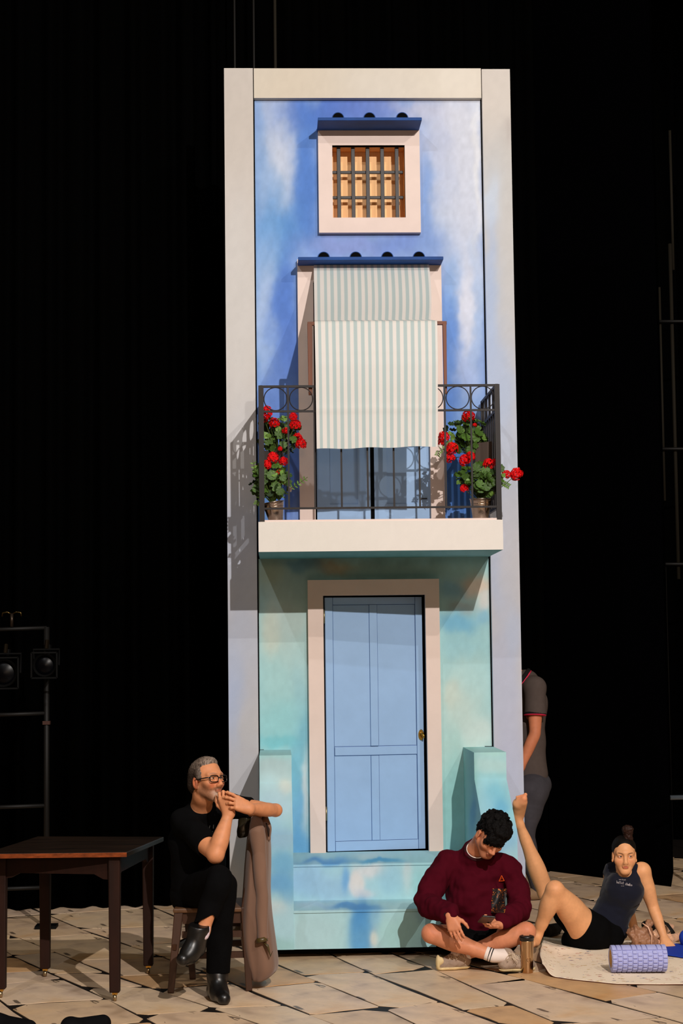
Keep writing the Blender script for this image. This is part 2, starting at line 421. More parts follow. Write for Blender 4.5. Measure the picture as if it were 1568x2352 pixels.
def canopy(name, px0, px1, pyt, pym, pyb, depth, holes):
    x0, x1 = at(px0, pym, -depth)[0], at(px1, pym, -depth)[0]; zt = at(845, pyt, -depth)[2]; zm = at(845, pym, -depth)[2]; zb = at(845, pyb, 0)[2]
    zb = zm
    m = MB(); m.hexa([(x0, -depth, zm), (x1, -depth, zm), (x1, D_, zb), (x0, D_, zb), (x0, -depth, zt), (x1, -depth, zt), (x1, D_, zt), (x0, D_, zt)])
    c = m.build(name, M_canopy, T, bevel=.003)
    for hx, hz, r in holes:
        n = 16; zb_ = at(850, pyt + .5, D_ - .01)[2] - .004
        outer = [(hx + (r + .005) * math.cos(math.pi * k / n), D_ - .008, zb_ + (r + .005) * math.sin(math.pi * k / n) * 1.0) for k in range(n + 1)]
        m = MB(); m.prism(outer, (0, .008, 0)); m.build('beam_hole_rim', M_canopy, c)
        inner = [(hx + r * math.cos(math.pi * k / n), D_ - .011, zb_ + r * math.sin(math.pi * k / n) * 1.0) for k in range(n + 1)]
        m = MB(); m.prism(inner, (0, .006, 0)); m.build('beam_hole', M_black, c)
    return c


canopy('window_canopy', 730, 968.5, 269.4, 276.5, 300, 0.235, [(at(x, 262, D_)[0], 0, .0365) for x in (776, 848, 923)])
canopy('balcony_canopy', 684.5, 1018, 589.5, 597, 612, 0.18, [(at(x, 583, D_)[0], 0, .0365) for x in (743, 816.5, 889, 961.5)])

# balcony doorway
zt = BZ1 + .05
w = MB(); w.box(BX0, FX0, -0.005, D_, SLABZ, zt); w.box(FX1, BX1, -0.005, D_, SLABZ, zt); w.box(FX0, FX1, -0.005, D_, FZ1, zt)
bf = w.build('balcony_door_frame', M_white, T)
w = MB(); w.box(FX0 - .03, FX1 + .03, 0.16, 0.18, SLABZ, FZ1 + .03); w.box(FX0 - .03, FX0 - .01, D_, .16, SLABZ, FZ1 + .03); w.box(FX1 + .01, FX1 + .03, D_, .16, SLABZ, FZ1 + .03)
w.box(FX0 - .03, FX1 + .03, D_, .16, FZ1 + .01, FZ1 + .03)
w.build('doorway_lining', M_black, T)
mx = at(855, 1100, 0.05)[0]
for a, b2 in ((FX0 + .012, mx - .014), (mx + .012, FX1 + .004)):
    w = MB(); w.box(a, b2, 0.055, 0.085, SLABZ + .004, FZ1 - .01); dl = w.build('balcony_door_leaf', M_door, T, bevel=.002)
    st = 0.085; wd = b2 - a
    for x0, x1, z0, z1 in ((a + .0, a + st, SLABZ + .01, FZ1 - .02), (b2 - st, b2, SLABZ + .01, FZ1 - .02), (a + st, b2 - st, SLABZ + .01, SLABZ + .16), (a + st, b2 - st, SLABZ + .75, SLABZ + .83)):
        w = MB(); w.box(x0, x1, 0.045, 0.055, z0, z1); w.build('door_rail', M_door, dl)
w = MB(); w.box(mx - .012, mx + .010, 0.06, 0.1, SLABZ, FZ1 - .01); w.build('door_gap', M_black, T)
w = MB(); X = at(976, 1145, .05)[0]; Z = at(976, 1146, .05)[2]; w.box(X - .03, X + .012, .03, .046, Z - .003, Z + .004); w.build('door_bolt', M_iron, T)

# balcony slab
SX0, SX1 = at(593.5, 1230, -.81)[0], at(1155, 1230, -.81)[0]
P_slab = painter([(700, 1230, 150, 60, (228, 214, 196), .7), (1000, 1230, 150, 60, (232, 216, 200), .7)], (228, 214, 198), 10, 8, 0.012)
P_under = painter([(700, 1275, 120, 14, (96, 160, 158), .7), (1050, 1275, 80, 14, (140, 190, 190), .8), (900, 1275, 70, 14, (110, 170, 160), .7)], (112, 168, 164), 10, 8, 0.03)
zs0, zs1 = SLABB, SLABZ - 0.012
f = [((SX0, -.81, zs0), (SX1, -.81, zs0), (SX1, -.81, zs1), (SX0, -.81, zs1)), ((SX1, -.81, zs0), (SX1, 0, zs0), (SX1, 0, zs1), (SX1, -.81, zs1)),
     ((SX0, 0, zs0), (SX0, -.81, zs0), (SX0, -.81, zs1), (SX0, 0, zs1)), ((SX0, -.81, zs1), (SX1, -.81, zs1), (SX1, 0, zs1), (SX0, 0, zs1))]
slab = painted('balcony_slab', M_paint, T, f, P_slab, 0.02)
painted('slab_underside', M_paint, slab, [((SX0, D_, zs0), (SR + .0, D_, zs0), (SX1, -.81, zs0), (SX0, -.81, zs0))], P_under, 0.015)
w = MB(); w.box(SX0 + .012, SX1 - .012, -.80, 0, zs1, SLABZ); w.build('slab_top', M_white, slab)

# railing
RY = -0.79
RX0, RX1 = at(600, 1000, RY)[0], at(1142.5, 1000, RY)[0]
rz_top = at(870, 886.5, RY)[2]; rz_mid = at(870, 943.5, RY)[2]; rz_bot = at(870, 1166, RY)[2]
rail = MB(); rail.box(RX0 - .016, RX0 + .016, RY - .012, RY + .012, SLABZ - .01, rz_top + .006); rail = rail.build('railing', M_iron, T)
w = MB(); w.box(RX1 - .016, RX1 + .016, RY - .012, RY + .012, SLABZ - .01, rz_top + .006); w.build('corner_post', M_iron, rail)
for z, h in ((rz_top, .007), (rz_mid, .006), (rz_bot, .006)):
    w = MB(); w.box(RX0, RX1, RY - .007, RY + .007, z - h, z + h); w.build('rail', M_iron, rail)
bxs = [at(x, 1000, RY)[0] for x in (662, 722, 783, 843, 903, 962, 1022, 1082)]
for x in bxs:
    w = MB(); w.box(x - .0055, x + .0055, RY - .0055, RY + .0055, rz_bot, rz_top); w.build('baluster', M_iron, rail)
xs = [RX0 + .012] + bxs + [RX1 - .012]; zc = (rz_top + rz_mid) / 2; rr = (rz_top - rz_mid) / 2 - .006
for a, b2 in zip(xs[:-1], xs[1:]):
    w = MB(); w.ring(((a + b2) / 2, RY, zc), rr, .0032); w.build('rail_ring', M_iron, rail, smooth=True)
for x in (RX0, RX1):
    for z, h in ((rz_top, .009), (rz_mid, .008), (rz_bot, .008)):
        w = MB(); w.box(x - .009, x + .009, RY, 0.0, z - h, z + h); w.build('rail', M_iron, rail)
    w = MB(); w.box(x - .012, x + .012, -.03, -.005, SLABZ - .005, rz_top + .006); w.build('corner_post', M_iron, rail)
    for k in range(1, 8):
        y = RY + k * 0.098
        w = MB(); w.box(x - .006, x + .006, y - .016, y + .016, rz_bot, rz_mid if k % 2 else rz_top); w.build('baluster', M_iron, rail)
    for k in range(4):
        w = MB(); w.ring((x, RY + .1 + k * .196, zc), rr, .0032, u=(0, 1, 0)); w.build('rail_ring', M_iron, rail, smooth=True)

# brown wooden bracket that carries the awning
AY = RY + 0.03
ax0, ax1 = at(712, 830, AY)[0], at(1021.5, 830, AY)[0]; azt = at(865, 743, AY)[2]; azb = rz_top - .05
w = MB(); w.beam((ax0, AY, azb), (ax0, AY, azt), .024, .022, w2=.030, d2=.03); af = w.build('awning_bracket', M_brown, T, bevel=.002)
w = MB(); w.beam((ax1, AY, azb), (ax1, AY, azt), .018, .022, w2=.024, d2=.03); w.build('bracket_arm', M_brown, af, bevel=.002)
w = MB(); w.box(ax0 - .014, ax1 + .014, AY - .014, AY + .014, azt - .011, azt + .011); w.build('bracket_bar', M_brown, af, bevel=.002)

# ground floor door
UX0, UX1 = at(709.5, 1660, 0)[0], at(1013, 1660, 0)[0]; UZ1 = at(857, 1331, 0)[2]
w = MB(); yy = -0.005
w.box(UX0, GX0, yy, D_, z_st1, UZ1); w.box(GX1, UX1, yy, D_, z_st1, UZ1); w.box(GX0, GX1, yy, D_, GZ1, UZ1)
df = w.build('entrance_frame', new_mat('worn_white_paint', (226, 206, 196), 0.6, noise=(7, 0.04), spec=0.25), T)
w = MB(); w.box(GX0 - .02, GX1 + .02, .2, .22, .45, GZ1 + .02); w.box(GX0 - .02, GX0, D_, .2, .45, GZ1 + .02); w.box(GX1, GX1 + .02, D_, .2, .45, GZ1 + .02); w.box(GX0, GX1, D_, .2, GZ1, GZ1 + .02)
w.build('doorway_lining', M_black, T)
# door leaf, hinged at its left edge and a little ajar
DW = GX1 - GX0 - .022; DH0, DH1 = z_st1 + .006, GZ1 - .012; ang = math.radians(7.0)
ca, sa = math.cos(ang), math.sin(ang); hx, hy = GX0 + .012, 0.02


def dpt(u, v, z): return (hx + u * ca - v * sa, hy + u * sa + v * ca, z)


def dbox(u0, u1, v0, v1, z0, z1):
    return MB().hexa([dpt(u0, v0, z0), dpt(u1, v0, z0), dpt(u1, v1, z0), dpt(u0, v1, z0), dpt(u0, v0, z1), dpt(u1, v0, z1), dpt(u1, v1, z1), dpt(u0, v1, z1)])


leaf_ = dbox(0, DW, .012, .04, DH0, DH1).build('entrance_door', M_door, T)
zp = lambda y: at(860, y, .05)[2]
xu = lambda x: (at(x, 1650, .06)[0] - hx) / ca
uL, uM0, uM1, uR = xu(767), xu(851), xu(868.5), xu(957)
zA, zB, zC, zE = zp(1389), zp(1714), zp(1735), zp(1931)
g = .003
for u0, u1, z0, z1 in ((0, uL - g, DH0, DH1), (uR + g, DW, DH0, DH1), (uL, uR, zA + g, DH1), (uL + .002, uR, zC + g, zB - g), (uL, uR, DH0, zE), (uM0, uM1, zB + g, zA), (uM0, uM1, zE + g, zC - .002)):
    dbox(u0, u1, 0, .012, z0, z1).build('door_stile', M_door, leaf_, bevel=.0015)
for u0, u1, z0, z1 in ((uL, uM0 - g, zB + g, zA - .001), (uM1 + g, uR - g, zB + g, zA - .001), (uL, uM0 - g, zE + g, zC), (uM1 + g, uR - g, zE + g, zC)):
    dbox(u0, u1, .005, .012, z0, z1).build('door_panel', M_door, leaf_)
for u0, u1, z0, z1 in ((uL - g, uL, DH0, DH1), (uR, uR + g, DH0, DH1), (uM0 - g, uM0, zB, zA), (uM0 - g, uM0, zE, zC), (uL, uR, zC - .001, zC + g), (uM0, uM1, zB, zB + g), (uM0, uM1, zE, zE + g), (uL, uR, zA, zA + g)):
    dbox(u0, u1, .0035, .0065, z0, z1).build('door_groove', M_door_line, leaf_)
# lock
ku = (at(967, 1688, .08)[0] - hx) / ca; kz = at(967, 1688, .08)[2]
m = MB(); m.lathe([(0, -.004), (.017, -.004), (.019, 0), (.016, .004)], (0, 0, 0), (0, 1, 0), 20); me_pts = m.v
m2 = MB(); m2.add([dpt(ku + p[0], -.004 + p[1], kz + p[2] * 1.9) for p in me_pts], m.f); m2.build('lock_plate', M_brass, leaf_, smooth=False)
m2 = MB(); m2.tube([dpt(ku - .004, -.006, kz + .012), dpt(ku - .004, -.04, kz + .012), dpt(ku + .01, -.046, kz - .002), dpt(ku + .01, -.046, kz - .02)], .0055, 8); m2.build('door_handle', M_brass, leaf_, smooth=True)
for zz in (DH1 - .17, DH0 + .2):
    MB().tube([(hx - .006, hy - .012, zz), (hx - .006, hy - .012, zz + .09)], .006, 8).build('door_hinge', new_mat('hinge_steel', (150, 140, 110), .4, metal=1), leaf_, smooth=True)

# steps
P_step = painter([(700, 2020, 50, 40, (150, 190, 214), .9), (760, 2040, 50, 30, (150, 186, 206), .8), (818, 2030, 20, 30, (234, 216, 200), .95, 5), (850, 2000, 34, 14, (222, 212, 204), .9), (834, 2050, 24, 10, (220, 208, 200), .9),
                  (792, 2020, 8, 30, (104, 164, 212), .8), (900, 2020, 30, 30, (150, 196, 212), .8), (936, 2010, 12, 40, (206, 210, 206), .9), (990, 2030, 50, 40, (150, 206, 204), .9),
                  (720, 2080, 40, 8, (196, 216, 220), .8), (780, 2082, 50, 8, (150, 190, 214), .8), (850, 2086, 30, 8, (96, 156, 210), .9), (940, 2078, 60, 8, (176, 212, 210), .8),
                  (834, 2128, 32, 60, (60, 138, 204), .98, 4), (812, 2082, 50, 8, (70, 140, 204), .8, 4), (826, 2170, 20, 30, (80, 152, 206), .9), (862, 2105, 16, 20, (120, 176, 208), .8), (862, 2150, 9, 20, (222, 208, 194), .95), (720, 2140, 60, 40, (170, 206, 208), .9),
                  (930, 2140, 60, 40, (160, 208, 202), .9), (700, 1972, 40, 10, (160, 206, 212), .8), (760, 1976, 40, 8, (110, 170, 210), .9), (850, 1968, 30, 10, (190, 212, 208), .8), (880, 1980, 50, 5, (70, 160, 206), .9), (745, 1979, 50, 5, (90, 156, 210), .9), (960, 1974, 50, 10, (160, 208, 208), .8)],
                 (166, 208, 208), 7, 12, 0.03)
IX0, IX1 = 0.105, 1.238           # inner faces of the two wings
Y1, Y2 = -.626, -1.05


def step(z, y0, y1, zb):
    lip = .006
    f = [((IX0, y1 - lip, z), (IX1, y1 - lip, z), (IX1, y0, z), (IX0, y0, z)), ((IX0, y1 - lip, z - .014), (IX1, y1 - lip, z - .014), (IX1, y1 - lip, z), (IX0, y1 - lip, z)),
         ((IX0, y1, zb), (IX1, y1, zb), (IX1, y1, z - .014), (IX0, y1, z - .014)), ((IX0, y1, z - .014), (IX1, y1, z - .014), (IX1, y1 - lip, z - .014), (IX0, y1 - lip, z - .014))]
    return painted('step', M_paint, T, f, P_step, 0.01)


step(z_st1, D_, Y1, z_st2 - .01); step(z_st2, Y1, Y2, .055)

# wings beside the steps: upright top, sloping middle, upright foot
wing_blobs = [(632, 1735, 50, 8, (150, 212, 204), .9), (630, 1765, 40, 22, (176, 196, 192), .9), (632, 1800, 40, 20, (186, 216, 214), .9), (655, 1805, 12, 14, (226, 214, 190), .8), (630, 1850, 40, 30, (186, 214, 222), .9),
              (610, 1890, 30, 30, (150, 200, 218), .8), (640, 1930, 40, 22, (140, 180, 206), .9), (650, 1985, 30, 22, (96, 166, 208), .9), (640, 2030, 30, 20, (84, 152, 206), .9), (660, 2050, 14, 30, (96, 164, 208), .8),
              (630, 2090, 24, 16, (214, 206, 196), .8), (650, 2130, 30, 40, (166, 204, 212), .9), (640, 2170, 40, 14, (150, 200, 196), .8),
              (1125, 1725, 40, 8, (168, 216, 202), .9), (1125, 1760, 44, 18, (182, 212, 202), .9), (1125, 1783, 44, 6, (150, 202, 200), .8), (1110, 1810, 24, 20, (160, 210, 216), .9), (1140, 1830, 22, 24, (120, 196, 214), .9),
              (1150, 1862, 22, 20, (92, 176, 216), .9), (1115, 1850, 20, 20, (150, 206, 220), .8), (1175, 1870, 10, 10, (150, 214, 214), .7), (1176, 1920, 14, 20, (130, 186, 216), .9), (1150, 1950, 20, 16, (120, 170, 214), .8), (1170, 1970, 20, 20, (160, 204, 210), .9),
              (1078, 1800, 14, 90, (128, 184, 168), .8), (1086, 1880, 6, 40, (90, 150, 190), .8), (1080, 1960, 16, 50, (140, 190, 184), .8)]  # right wing's inner side: its shading is put into the darker green
P_wing = painter([(a, b, c * 1.2, d * 1.25, e, f * .85) for a, b, c, d, e, f in wing_blobs], (160, 206, 206), 6, 15, 0.025)


def wing(x0, x1):
    zt = 1.167; z1 = at(1110, 1790, -.6)[2]; z2 = at(640, 1917, Y2)[2]
    prof = [(D_, zt), (-.6, zt), (-.6, z1), (Y2 - .005, z2), (Y2 - .005, .055), (D_, .055)]
    f = []
    for (ya, za), (yb_, zb_) in zip(prof[:4], prof[1:5]):
        f.append(((x0, yb_, zb_), (x1, yb_, zb_), (x1, ya, za), (x0, ya, za)))
    for x in (x0, x1):
        f.append(((x, D_, .055), (x, -.6, .055), (x, -.6, z1), (x, D_, z1)))
        f.append(((x, D_, z1), (x, -.6, z1), (x, -.6, zt), (x, D_, zt)))
        f.append(((x, -.6, .055), (x, Y2 - .005, .055), (x, Y2 - .005, z2), (x, -.6, z2)))
        f.append(((x, -.6, z2), (x, Y2 - .005, z2), (x, -.6, z1), (x, -.6, z1)))
    return painted('wing_wall', M_paint, T, f, P_wing, 0.01)


wing(-.094, IX0); wing(IX1, 1.438)
MB().box(SL, SL + .03, D_ - .004, D_ - .001, 1.166, 1.170).build('panel_seam', M_black, T); MB().box(SR - .05, SR, D_ - .004, D_ - .001, 1.166, 1.171).build('panel_seam', M_black, T)
# black base under the wagon and its castors
b = MB(); b.box(-.08, 1.42, -1.0, .5, .03, .055); b.build('wagon_base', M_black, T)
for x in (-.02, .65, 1.34):
    for y in (-.92, .4):
        MB().lathe([(.001, -.02), (.03, -.02), (.03, .02), (.001, .02)], (x, y, .03), (1, 0, 0), 16).build('castor', M_black, T)

# ------------------------------------------------------------------ striped awning cloth
M_cloth = new_mat('striped_cotton', (226, 214, 200), 0.85, spec=0.1, sheen=0.1, attr='paint', bump=(400, 0.1, 0.001))


def awning():
    yb_, zb_ = -0.02, at(850, 606, -.02)[2]
    ya, za = AY, azt + .013
    yf = RY - .045; zbt = at(865, 1026, yf)[2]
    path = [(yb_, zb_)]
    n1 = 26
    for k in range(1, n1 + 1):
        t = k / n1; sag = .05 * math.sin(math.pi * t) * (1 - .3 * t)
        path.append((yb_ + (ya - yb_) * t, zb_ + (za - zb_) * t - sag))
    path += [(ya - .012, za + .003), (ya - .024, za - .003), (ya - .034, za - .02)]
    n2 = 40; y_, z_ = path[-1]
    for k in range(1, n2 + 1):
        t = k / n2; path.append((y_ + (yf - y_) * min(1, t * 3.0), z_ + (zbt - z_) * t))
    L = len(path); s = [0]
    for a, b2 in zip(path[:-1], path[1:]): s.append(s[-1] + math.hypot(b2[0] - a[0], b2[1] - a[1]))
    s = np.array(s)
    top0, top1 = at(720.5, 615, -.03)[0], at(985, 615, -.03)[0]
    bar0, bar1 = at(722, 745, AY)[0], at(1003, 745, AY)[0]
    bot0, bot1 = at(727, 1026, yf)[0], at(1005, 1020, yf)[0]
    nu = 17 * 12; V = []; C_ = []
    cream = np.minimum(lin((248, 232, 218)) / LAMP, .92); mint = lin((196, 206, 198)) / LAMP
    for j, (y, z) in enumerate(path):
        if j <= n1: t = j / n1; x0 = top0 + (bar0 - top0) * t; x1 = top1 + (bar1 - .04 - top1) * t ** 1.6
        else: t = (j - n1) / (L - 1 - n1); x0 = bar0 + (bot0 - bar0) * t; x1 = bar1 + (bot1 - bar1) * t
        if j == n1: x1 = bar1
        tt = max(0, (j - n1)) / (L - 1 - n1)
        for i in range(nu + 1):
            u = i / nu
            w_ = .007 * tt * (math.sin(u * 9 + 1) + .5 * math.sin(u * 21 + 2)) + (.004 * math.sin(u * 34) if tt > .9 else 0)
            dz = .003 * math.sin(u * 17 + .5) * (tt ** 6) + (-.016 * max(0, u - .98) / .02 * 0) - .012 * tt ** 8 * (1 - u)
            crease = -.007 * math.exp(-((z - at(865, 938, yf)[2]) / .012) ** 2) if tt > .1 else 0
            crease += -.004 * math.exp(-((z - at(865, 806, yf)[2]) / .01) ** 2) if tt > .1 else 0
            sagx = .012 * math.sin(u * 26) * math.sin(math.pi * min(1, j / n1)) if j < n1 else 0
            V.append((x0 + (x1 - x0) * u, y - abs(w_) * .6 + crease, z + dz + sagx * .2))
            per = (u * 17.2 + .08) % 1
            C_.append(mint if per > .52 and 0.025 < u < .985 else cream)
    V = np.array(V); k = np.arange((L - 1) * (nu + 1)).reshape(L - 1, nu + 1)[:, :-1].ravel()
    Q = np.stack([k, k + 1, k + nu + 2, k + nu + 1], 1)
    o = finish(fast_mesh('awning_cloth', V, Q, np.array(C_)), 'awning_cloth', M_cloth, None, smooth=True)
    N, L = M_cloth.node_tree.nodes, M_cloth.node_tree.links; p_ = N['Principled BSDF']; tr = N.new('ShaderNodeBsdfTranslucent'); mix = N.new('ShaderNodeMixShader'); mix.inputs[0].default_value = .27
    at_ = [n for n in N if n.type == 'ATTRIBUTE'][0]; L.new(at_.outputs['Color'], tr.inputs['Color']); L.new(p_.outputs[0], mix.inputs[1]); L.new(tr.outputs[0], mix.inputs[2]); L.new(mix.outputs[0], N['Material Output'].inputs['Surface'])
    tag(o, 'cream and mint striped cloth awning hanging over the balcony railing', 'awning')


awning()

# ------------------------------------------------------------------ stage floor with painted flagstones, black drapes
floor_m = new_mat('floor_joint_black', (22, 18, 16), 0.6, spec=0.2)
b = MB(); b.box(-7, 9, -9, 9, -.05, -.003); flo = b.build('floor', floor_m); flo['kind'] = 'structure'


def stone_mat():
    m = bpy.data.materials.new('painted_stone'); m.use_nodes = True
    N, L = m.node_tree.nodes, m.node_tree.links; b = N['Principled BSDF']
    tc = N.new('ShaderNodeTexCoord'); oi = N.new('ShaderNodeObjectInfo')
    cr = N.new('ShaderNodeValToRGB'); el = cr.color_ramp.elements
    cols = [(0, (226, 198, 164)), (.16, (212, 190, 162)), (.3, (232, 204, 166)), (.45, (218, 194, 168)), (.6, (206, 178, 144)), (.75, (224, 198, 170)), (.88, (214, 172, 124)), (1, (198, 164, 128))]
    el[0].position = 0; el[0].color = tuple(lin(cols[0][1])) + (1,); el[1].position = 1; el[1].color = tuple(lin(cols[-1][1])) + (1,)
    for p, c in cols[1:-1]:
        e = el.new(p); e.color = tuple(lin(c)) + (1,)
    L.new(oi.outputs['Random'], cr.inputs['Fac'])
    # broad washes of ochre / grey
    n1 = N.new('ShaderNodeTexNoise'); n1.inputs['Scale'].default_value = 2.2; n1.inputs['Detail'].default_value = 3; n1.inputs['Distortion'].default_value = 0.8
    L.new(tc.outputs['Object'], n1.inputs['Vector'])
    r1 = N.new('ShaderNodeValToRGB'); e = r1.color_ramp.elements
    e[0].position = .30; e[0].color = (.55, .50, .47, 1); e[1].position = .72; e[1].color = (1.0, .82, .60, 1)
    for p, c in ((.40, (.86, .84, .86, 1)), (.5, (1.0, .98, .96, 1)), (.62, (1.0, .95, .88, 1))):
        x = e.new(p); x.color = c
    L.new(n1.outputs['Fac'], r1.inputs['Fac'])
    mx = N.new('ShaderNodeMix'); mx.data_type = 'RGBA'; mx.blend_type = 'MULTIPLY'; mx.inputs['Factor'].default_value = 1
    L.new(cr.outputs['Color'], mx.inputs['A']); L.new(r1.outputs['Color'], mx.inputs['B'])
    # thin dark brush strokes running across the stones
    mr_ = N.new('ShaderNodeMapping'); mr_.inputs['Rotation'].default_value = (0, 0, math.radians(64)); L.new(tc.outputs['Object'], mr_.inputs['Vector'])
    mp = N.new('ShaderNodeMapping'); mp.inputs['Scale'].default_value = (1.7, 11, 1); L.new(mr_.outputs[0], mp.inputs['Vector'])
    n2 = N.new('ShaderNodeTexNoise'); n2.inputs['Scale'].default_value = 1.5; n2.inputs['Detail'].default_value = 5; n2.inputs['Distortion'].default_value = 1.5
    L.new(mp.outputs[0], n2.inputs['Vector'])
    r2 = N.new('ShaderNodeMapRange'); r2.inputs['From Min'].default_value = .635; r2.inputs['From Max'].default_value = .675
    L.new(n2.outputs['Fac'], r2.inputs['Value'])
    n3 = N.new('ShaderNodeTexNoise'); n3.inputs['Scale'].default_value = 7; n3.inputs['Detail'].default_value = 8; n3.inputs['Roughness'].default_value = .7
    L.new(tc.outputs['Object'], n3.inputs['Vector'])
    r3 = N.new('ShaderNodeMapRange'); r3.inputs['From Min'].default_value = .3; r3.inputs['From Max'].default_value = .7; r3.inputs['To Min'].default_value = .86; r3.inputs['To Max'].default_value = 1.1
    L.new(n3.outputs['Fac'], r3.inputs['Value'])
    m2 = N.new('ShaderNodeMix'); m2.data_type = 'RGBA'; m2.blend_type = 'MULTIPLY'; m2.inputs['Factor'].default_value = 1
    L.new(mx.outputs['Result'], m2.inputs['A']); L.new(r3.outputs[0], m2.inputs['B'])
    m3 = N.new('ShaderNodeMix'); m3.data_type = 'RGBA'; m3.inputs['B'].default_value = tuple(lin((52, 40, 34))) + (1,)
    ml = N.new('ShaderNodeMath'); ml.operation = 'MULTIPLY'; ml.inputs[1].default_value = .8
    L.new(r2.outputs[0], ml.inputs[0]); L.new(ml.outputs[0], m3.inputs['Factor']); L.new(m2.outputs['Result'], m3.inputs['A'])
    L.new(m3.outputs['Result'], b.inputs['Base Color'])
    b.inputs['Roughness'].default_value = .42; b.inputs['Specular IOR Level'].default_value = .3
    return m


M_stone = stone_mat()


def stones():
    rnd = random.Random(11)
    # long joints: x where they cross Y=-1.5, and their angle
    lines = [(-4.4, -66), (-3.75, -66), (-3.2, -67), (-2.65, -65), (-2.1, -66), (-1.72, -67), (-1.22, -66), (-.88, -61), (-.40, -64), (.12, -70), (.52, -70), (.87, -71.5), (1.16, -63), (1.62, -64), (2.05, -64), (2.5, -65), (2.95, -64), (3.5, -65), (4.0, -66), (4.6, -65), (5.2, -66), (5.8, -66)]
    X = lambda L, y: L[0] + (y + 1.5) / math.tan(math.radians(L[1])) + .03 * math.sin(y * 2.1 + L[0] * 5)
    cnt = 0; far = MB()
    for a, b_ in zip(lines[:-1], lines[1:]):
        y = -4.2 + rnd.random() * .5; sl = math.tan(math.radians(rnd.uniform(6, 20)))
        while y < 4.6:
            h = rnd.uniform(.38, 1.05); y2 = y + h; sl2 = math.tan(math.radians(rnd.uniform(2, 24)))
            g = rnd.choice((.006, .008, .012, .02)) * .8; g2 = rnd.choice((.004, .006, .014)) * .8
            wd = abs(X(b_, y) - X(a, y))
            c = [(X(a, y) + g, y + g2), (X(b_, y) - g2, y + g2 + sl * wd), (X(b_, y2) - g2, y2 - g2 + sl2 * wd), (X(a, y2) + g, y2 - g2)]
            # fix the x of the shifted corners so they stay on their joint
            c[1] = (X(b_, c[1][1]) - g2, c[1][1]); c[2] = (X(b_, c[2][1]) - g2, c[2][1])
            mid = [((c[i][0] + c[(i + 1) % 4][0]) / 2, (c[i][1] + c[(i + 1) % 4][1]) / 2) for i in range(4)]
            poly = []
            for i in range(4):
                r = rnd.choice((.006, .012, .02, .04, .10)) ; p = np.array(c[i]); q0 = np.array(c[i - 1]); q1 = np.array(c[(i + 1) % 4])
                a_ = p + nrm(q0 - p) * min(r, .3 * np.linalg.norm(q0 - p)); d_ = p + nrm(q1 - p) * min(r * rnd.uniform(.5, 1.6), .3 * np.linalg.norm(q1 - p))
                poly += [a_, d_]
                m_ = np.array(mid[i]); nv = np.array([-(q1 - p)[1], (q1 - p)[0]]); nv = nv / (np.linalg.norm(nv) + 1e-9)
                poly.append(m_ + nv * rnd.uniform(-.003, .012))
            cx, cy = np.mean(poly, 0); px, py = pr((cx, cy, 0))
            vis = -260 < px < 1830 and py < 2520 and py > 1900
            if vis and cnt < 300 and cy < 3.6:
                m = MB(); m.prism([(p[0] - cx, p[1] - cy, -.004) for p in poly], (0, 0, .004))
                o = m.build('stone', M_stone, flo); o.location = (cx, cy, 0); cnt += 1
            elif cy < 4.6:
                far.prism([(p[0], p[1], -.004) for p in poly], (0, 0, .004))
            y, sl = y2, sl2
    o = far.build('stone', M_stone, flo); o['kind'] = 'stuff'
    print('stones', cnt)


stones()

b = MB(); b.box(-7, 9, 8.8, 8.95, 0, 10); b = b.build('wall_back', new_mat('black_wall', (4, 4, 4), 1.0, spec=0)); b['kind'] = 'structure'
M_velvet = new_mat('black_velvet', (3, 3, 3), 1.0, spec=0.0)
M_flat = new_mat('black_masking', (3, 3, 4), 0.9, spec=0.0)


def drape(name, p, q, z0, z1, label, folds, amp=.05):
    p, q = np.array(p, float), np.array(q, float); n = folds * 8; d = nrm(np.append(q - p, 0)); s = np.array([-d[1], d[0], 0])
    V = []
    for z in (z0, (z0 + z1) / 2, z1):
        for i in range(n + 1):
            t = i / n; x = p + (q - p) * t
            V.append(np.array([x[0], x[1], z]) + s * amp * (math.sin(2 * math.pi * folds * t) + .4 * math.sin(2 * math.pi * folds * 1.7 * t + 1)))
    m = MB(); Fs = [(r * (n + 1) + i, r * (n + 1) + i + 1, (r + 1) * (n + 1) + i + 1, (r + 1) * (n + 1) + i) for r in range(2) for i in range(n)]
    m.add(V, Fs); o = m.build(name, M_velvet, None, smooth=True, fix=False)
    sd = o.modifiers.new('solid', 'SOLIDIFY'); sd.thickness = .01
    tag(o, label, 'curtain', 'black stage curtains'); return o


drape('stage_curtain', (-5.0, 0.95), (-.55, 1.34), 0.003, 9.2, 'black velvet curtain behind the wooden table', 22)
drape('stage_curtain', (-1.0, 2.1), (2.25, 2.95), 0.003, 9.2, 'black velvet curtain directly behind the painted house front', 16)
drape('stage_curtain', (3.05, 5.2), (7.0, 5.0), 0.003, 9.2, 'black velvet curtain far back at the right edge, behind the pipes', 18)
# big black masking flat behind the woman
A, B_ = fl(1246, 1999), fl(1541, 2037); C_ = fl(1549, 1985)
m = MB(); th = nrm(np.array([C_[0] - B_[0], C_[1] - B_[1], 0])) * 1.0
H_ = 8.6
m.prism([(A[0], A[1], .003), (B_[0], B_[1], .003), (B_[0] + th[0] * .9, B_[1] + th[1] * .9, .003), (A[0] + th[0] * .9, A[1] + th[1] * .9, .003)], (0, 0, H_))
tag(m.build('masking_flat', M_flat), 'tall black masking flat standing behind the reclining woman', 'stage flat')

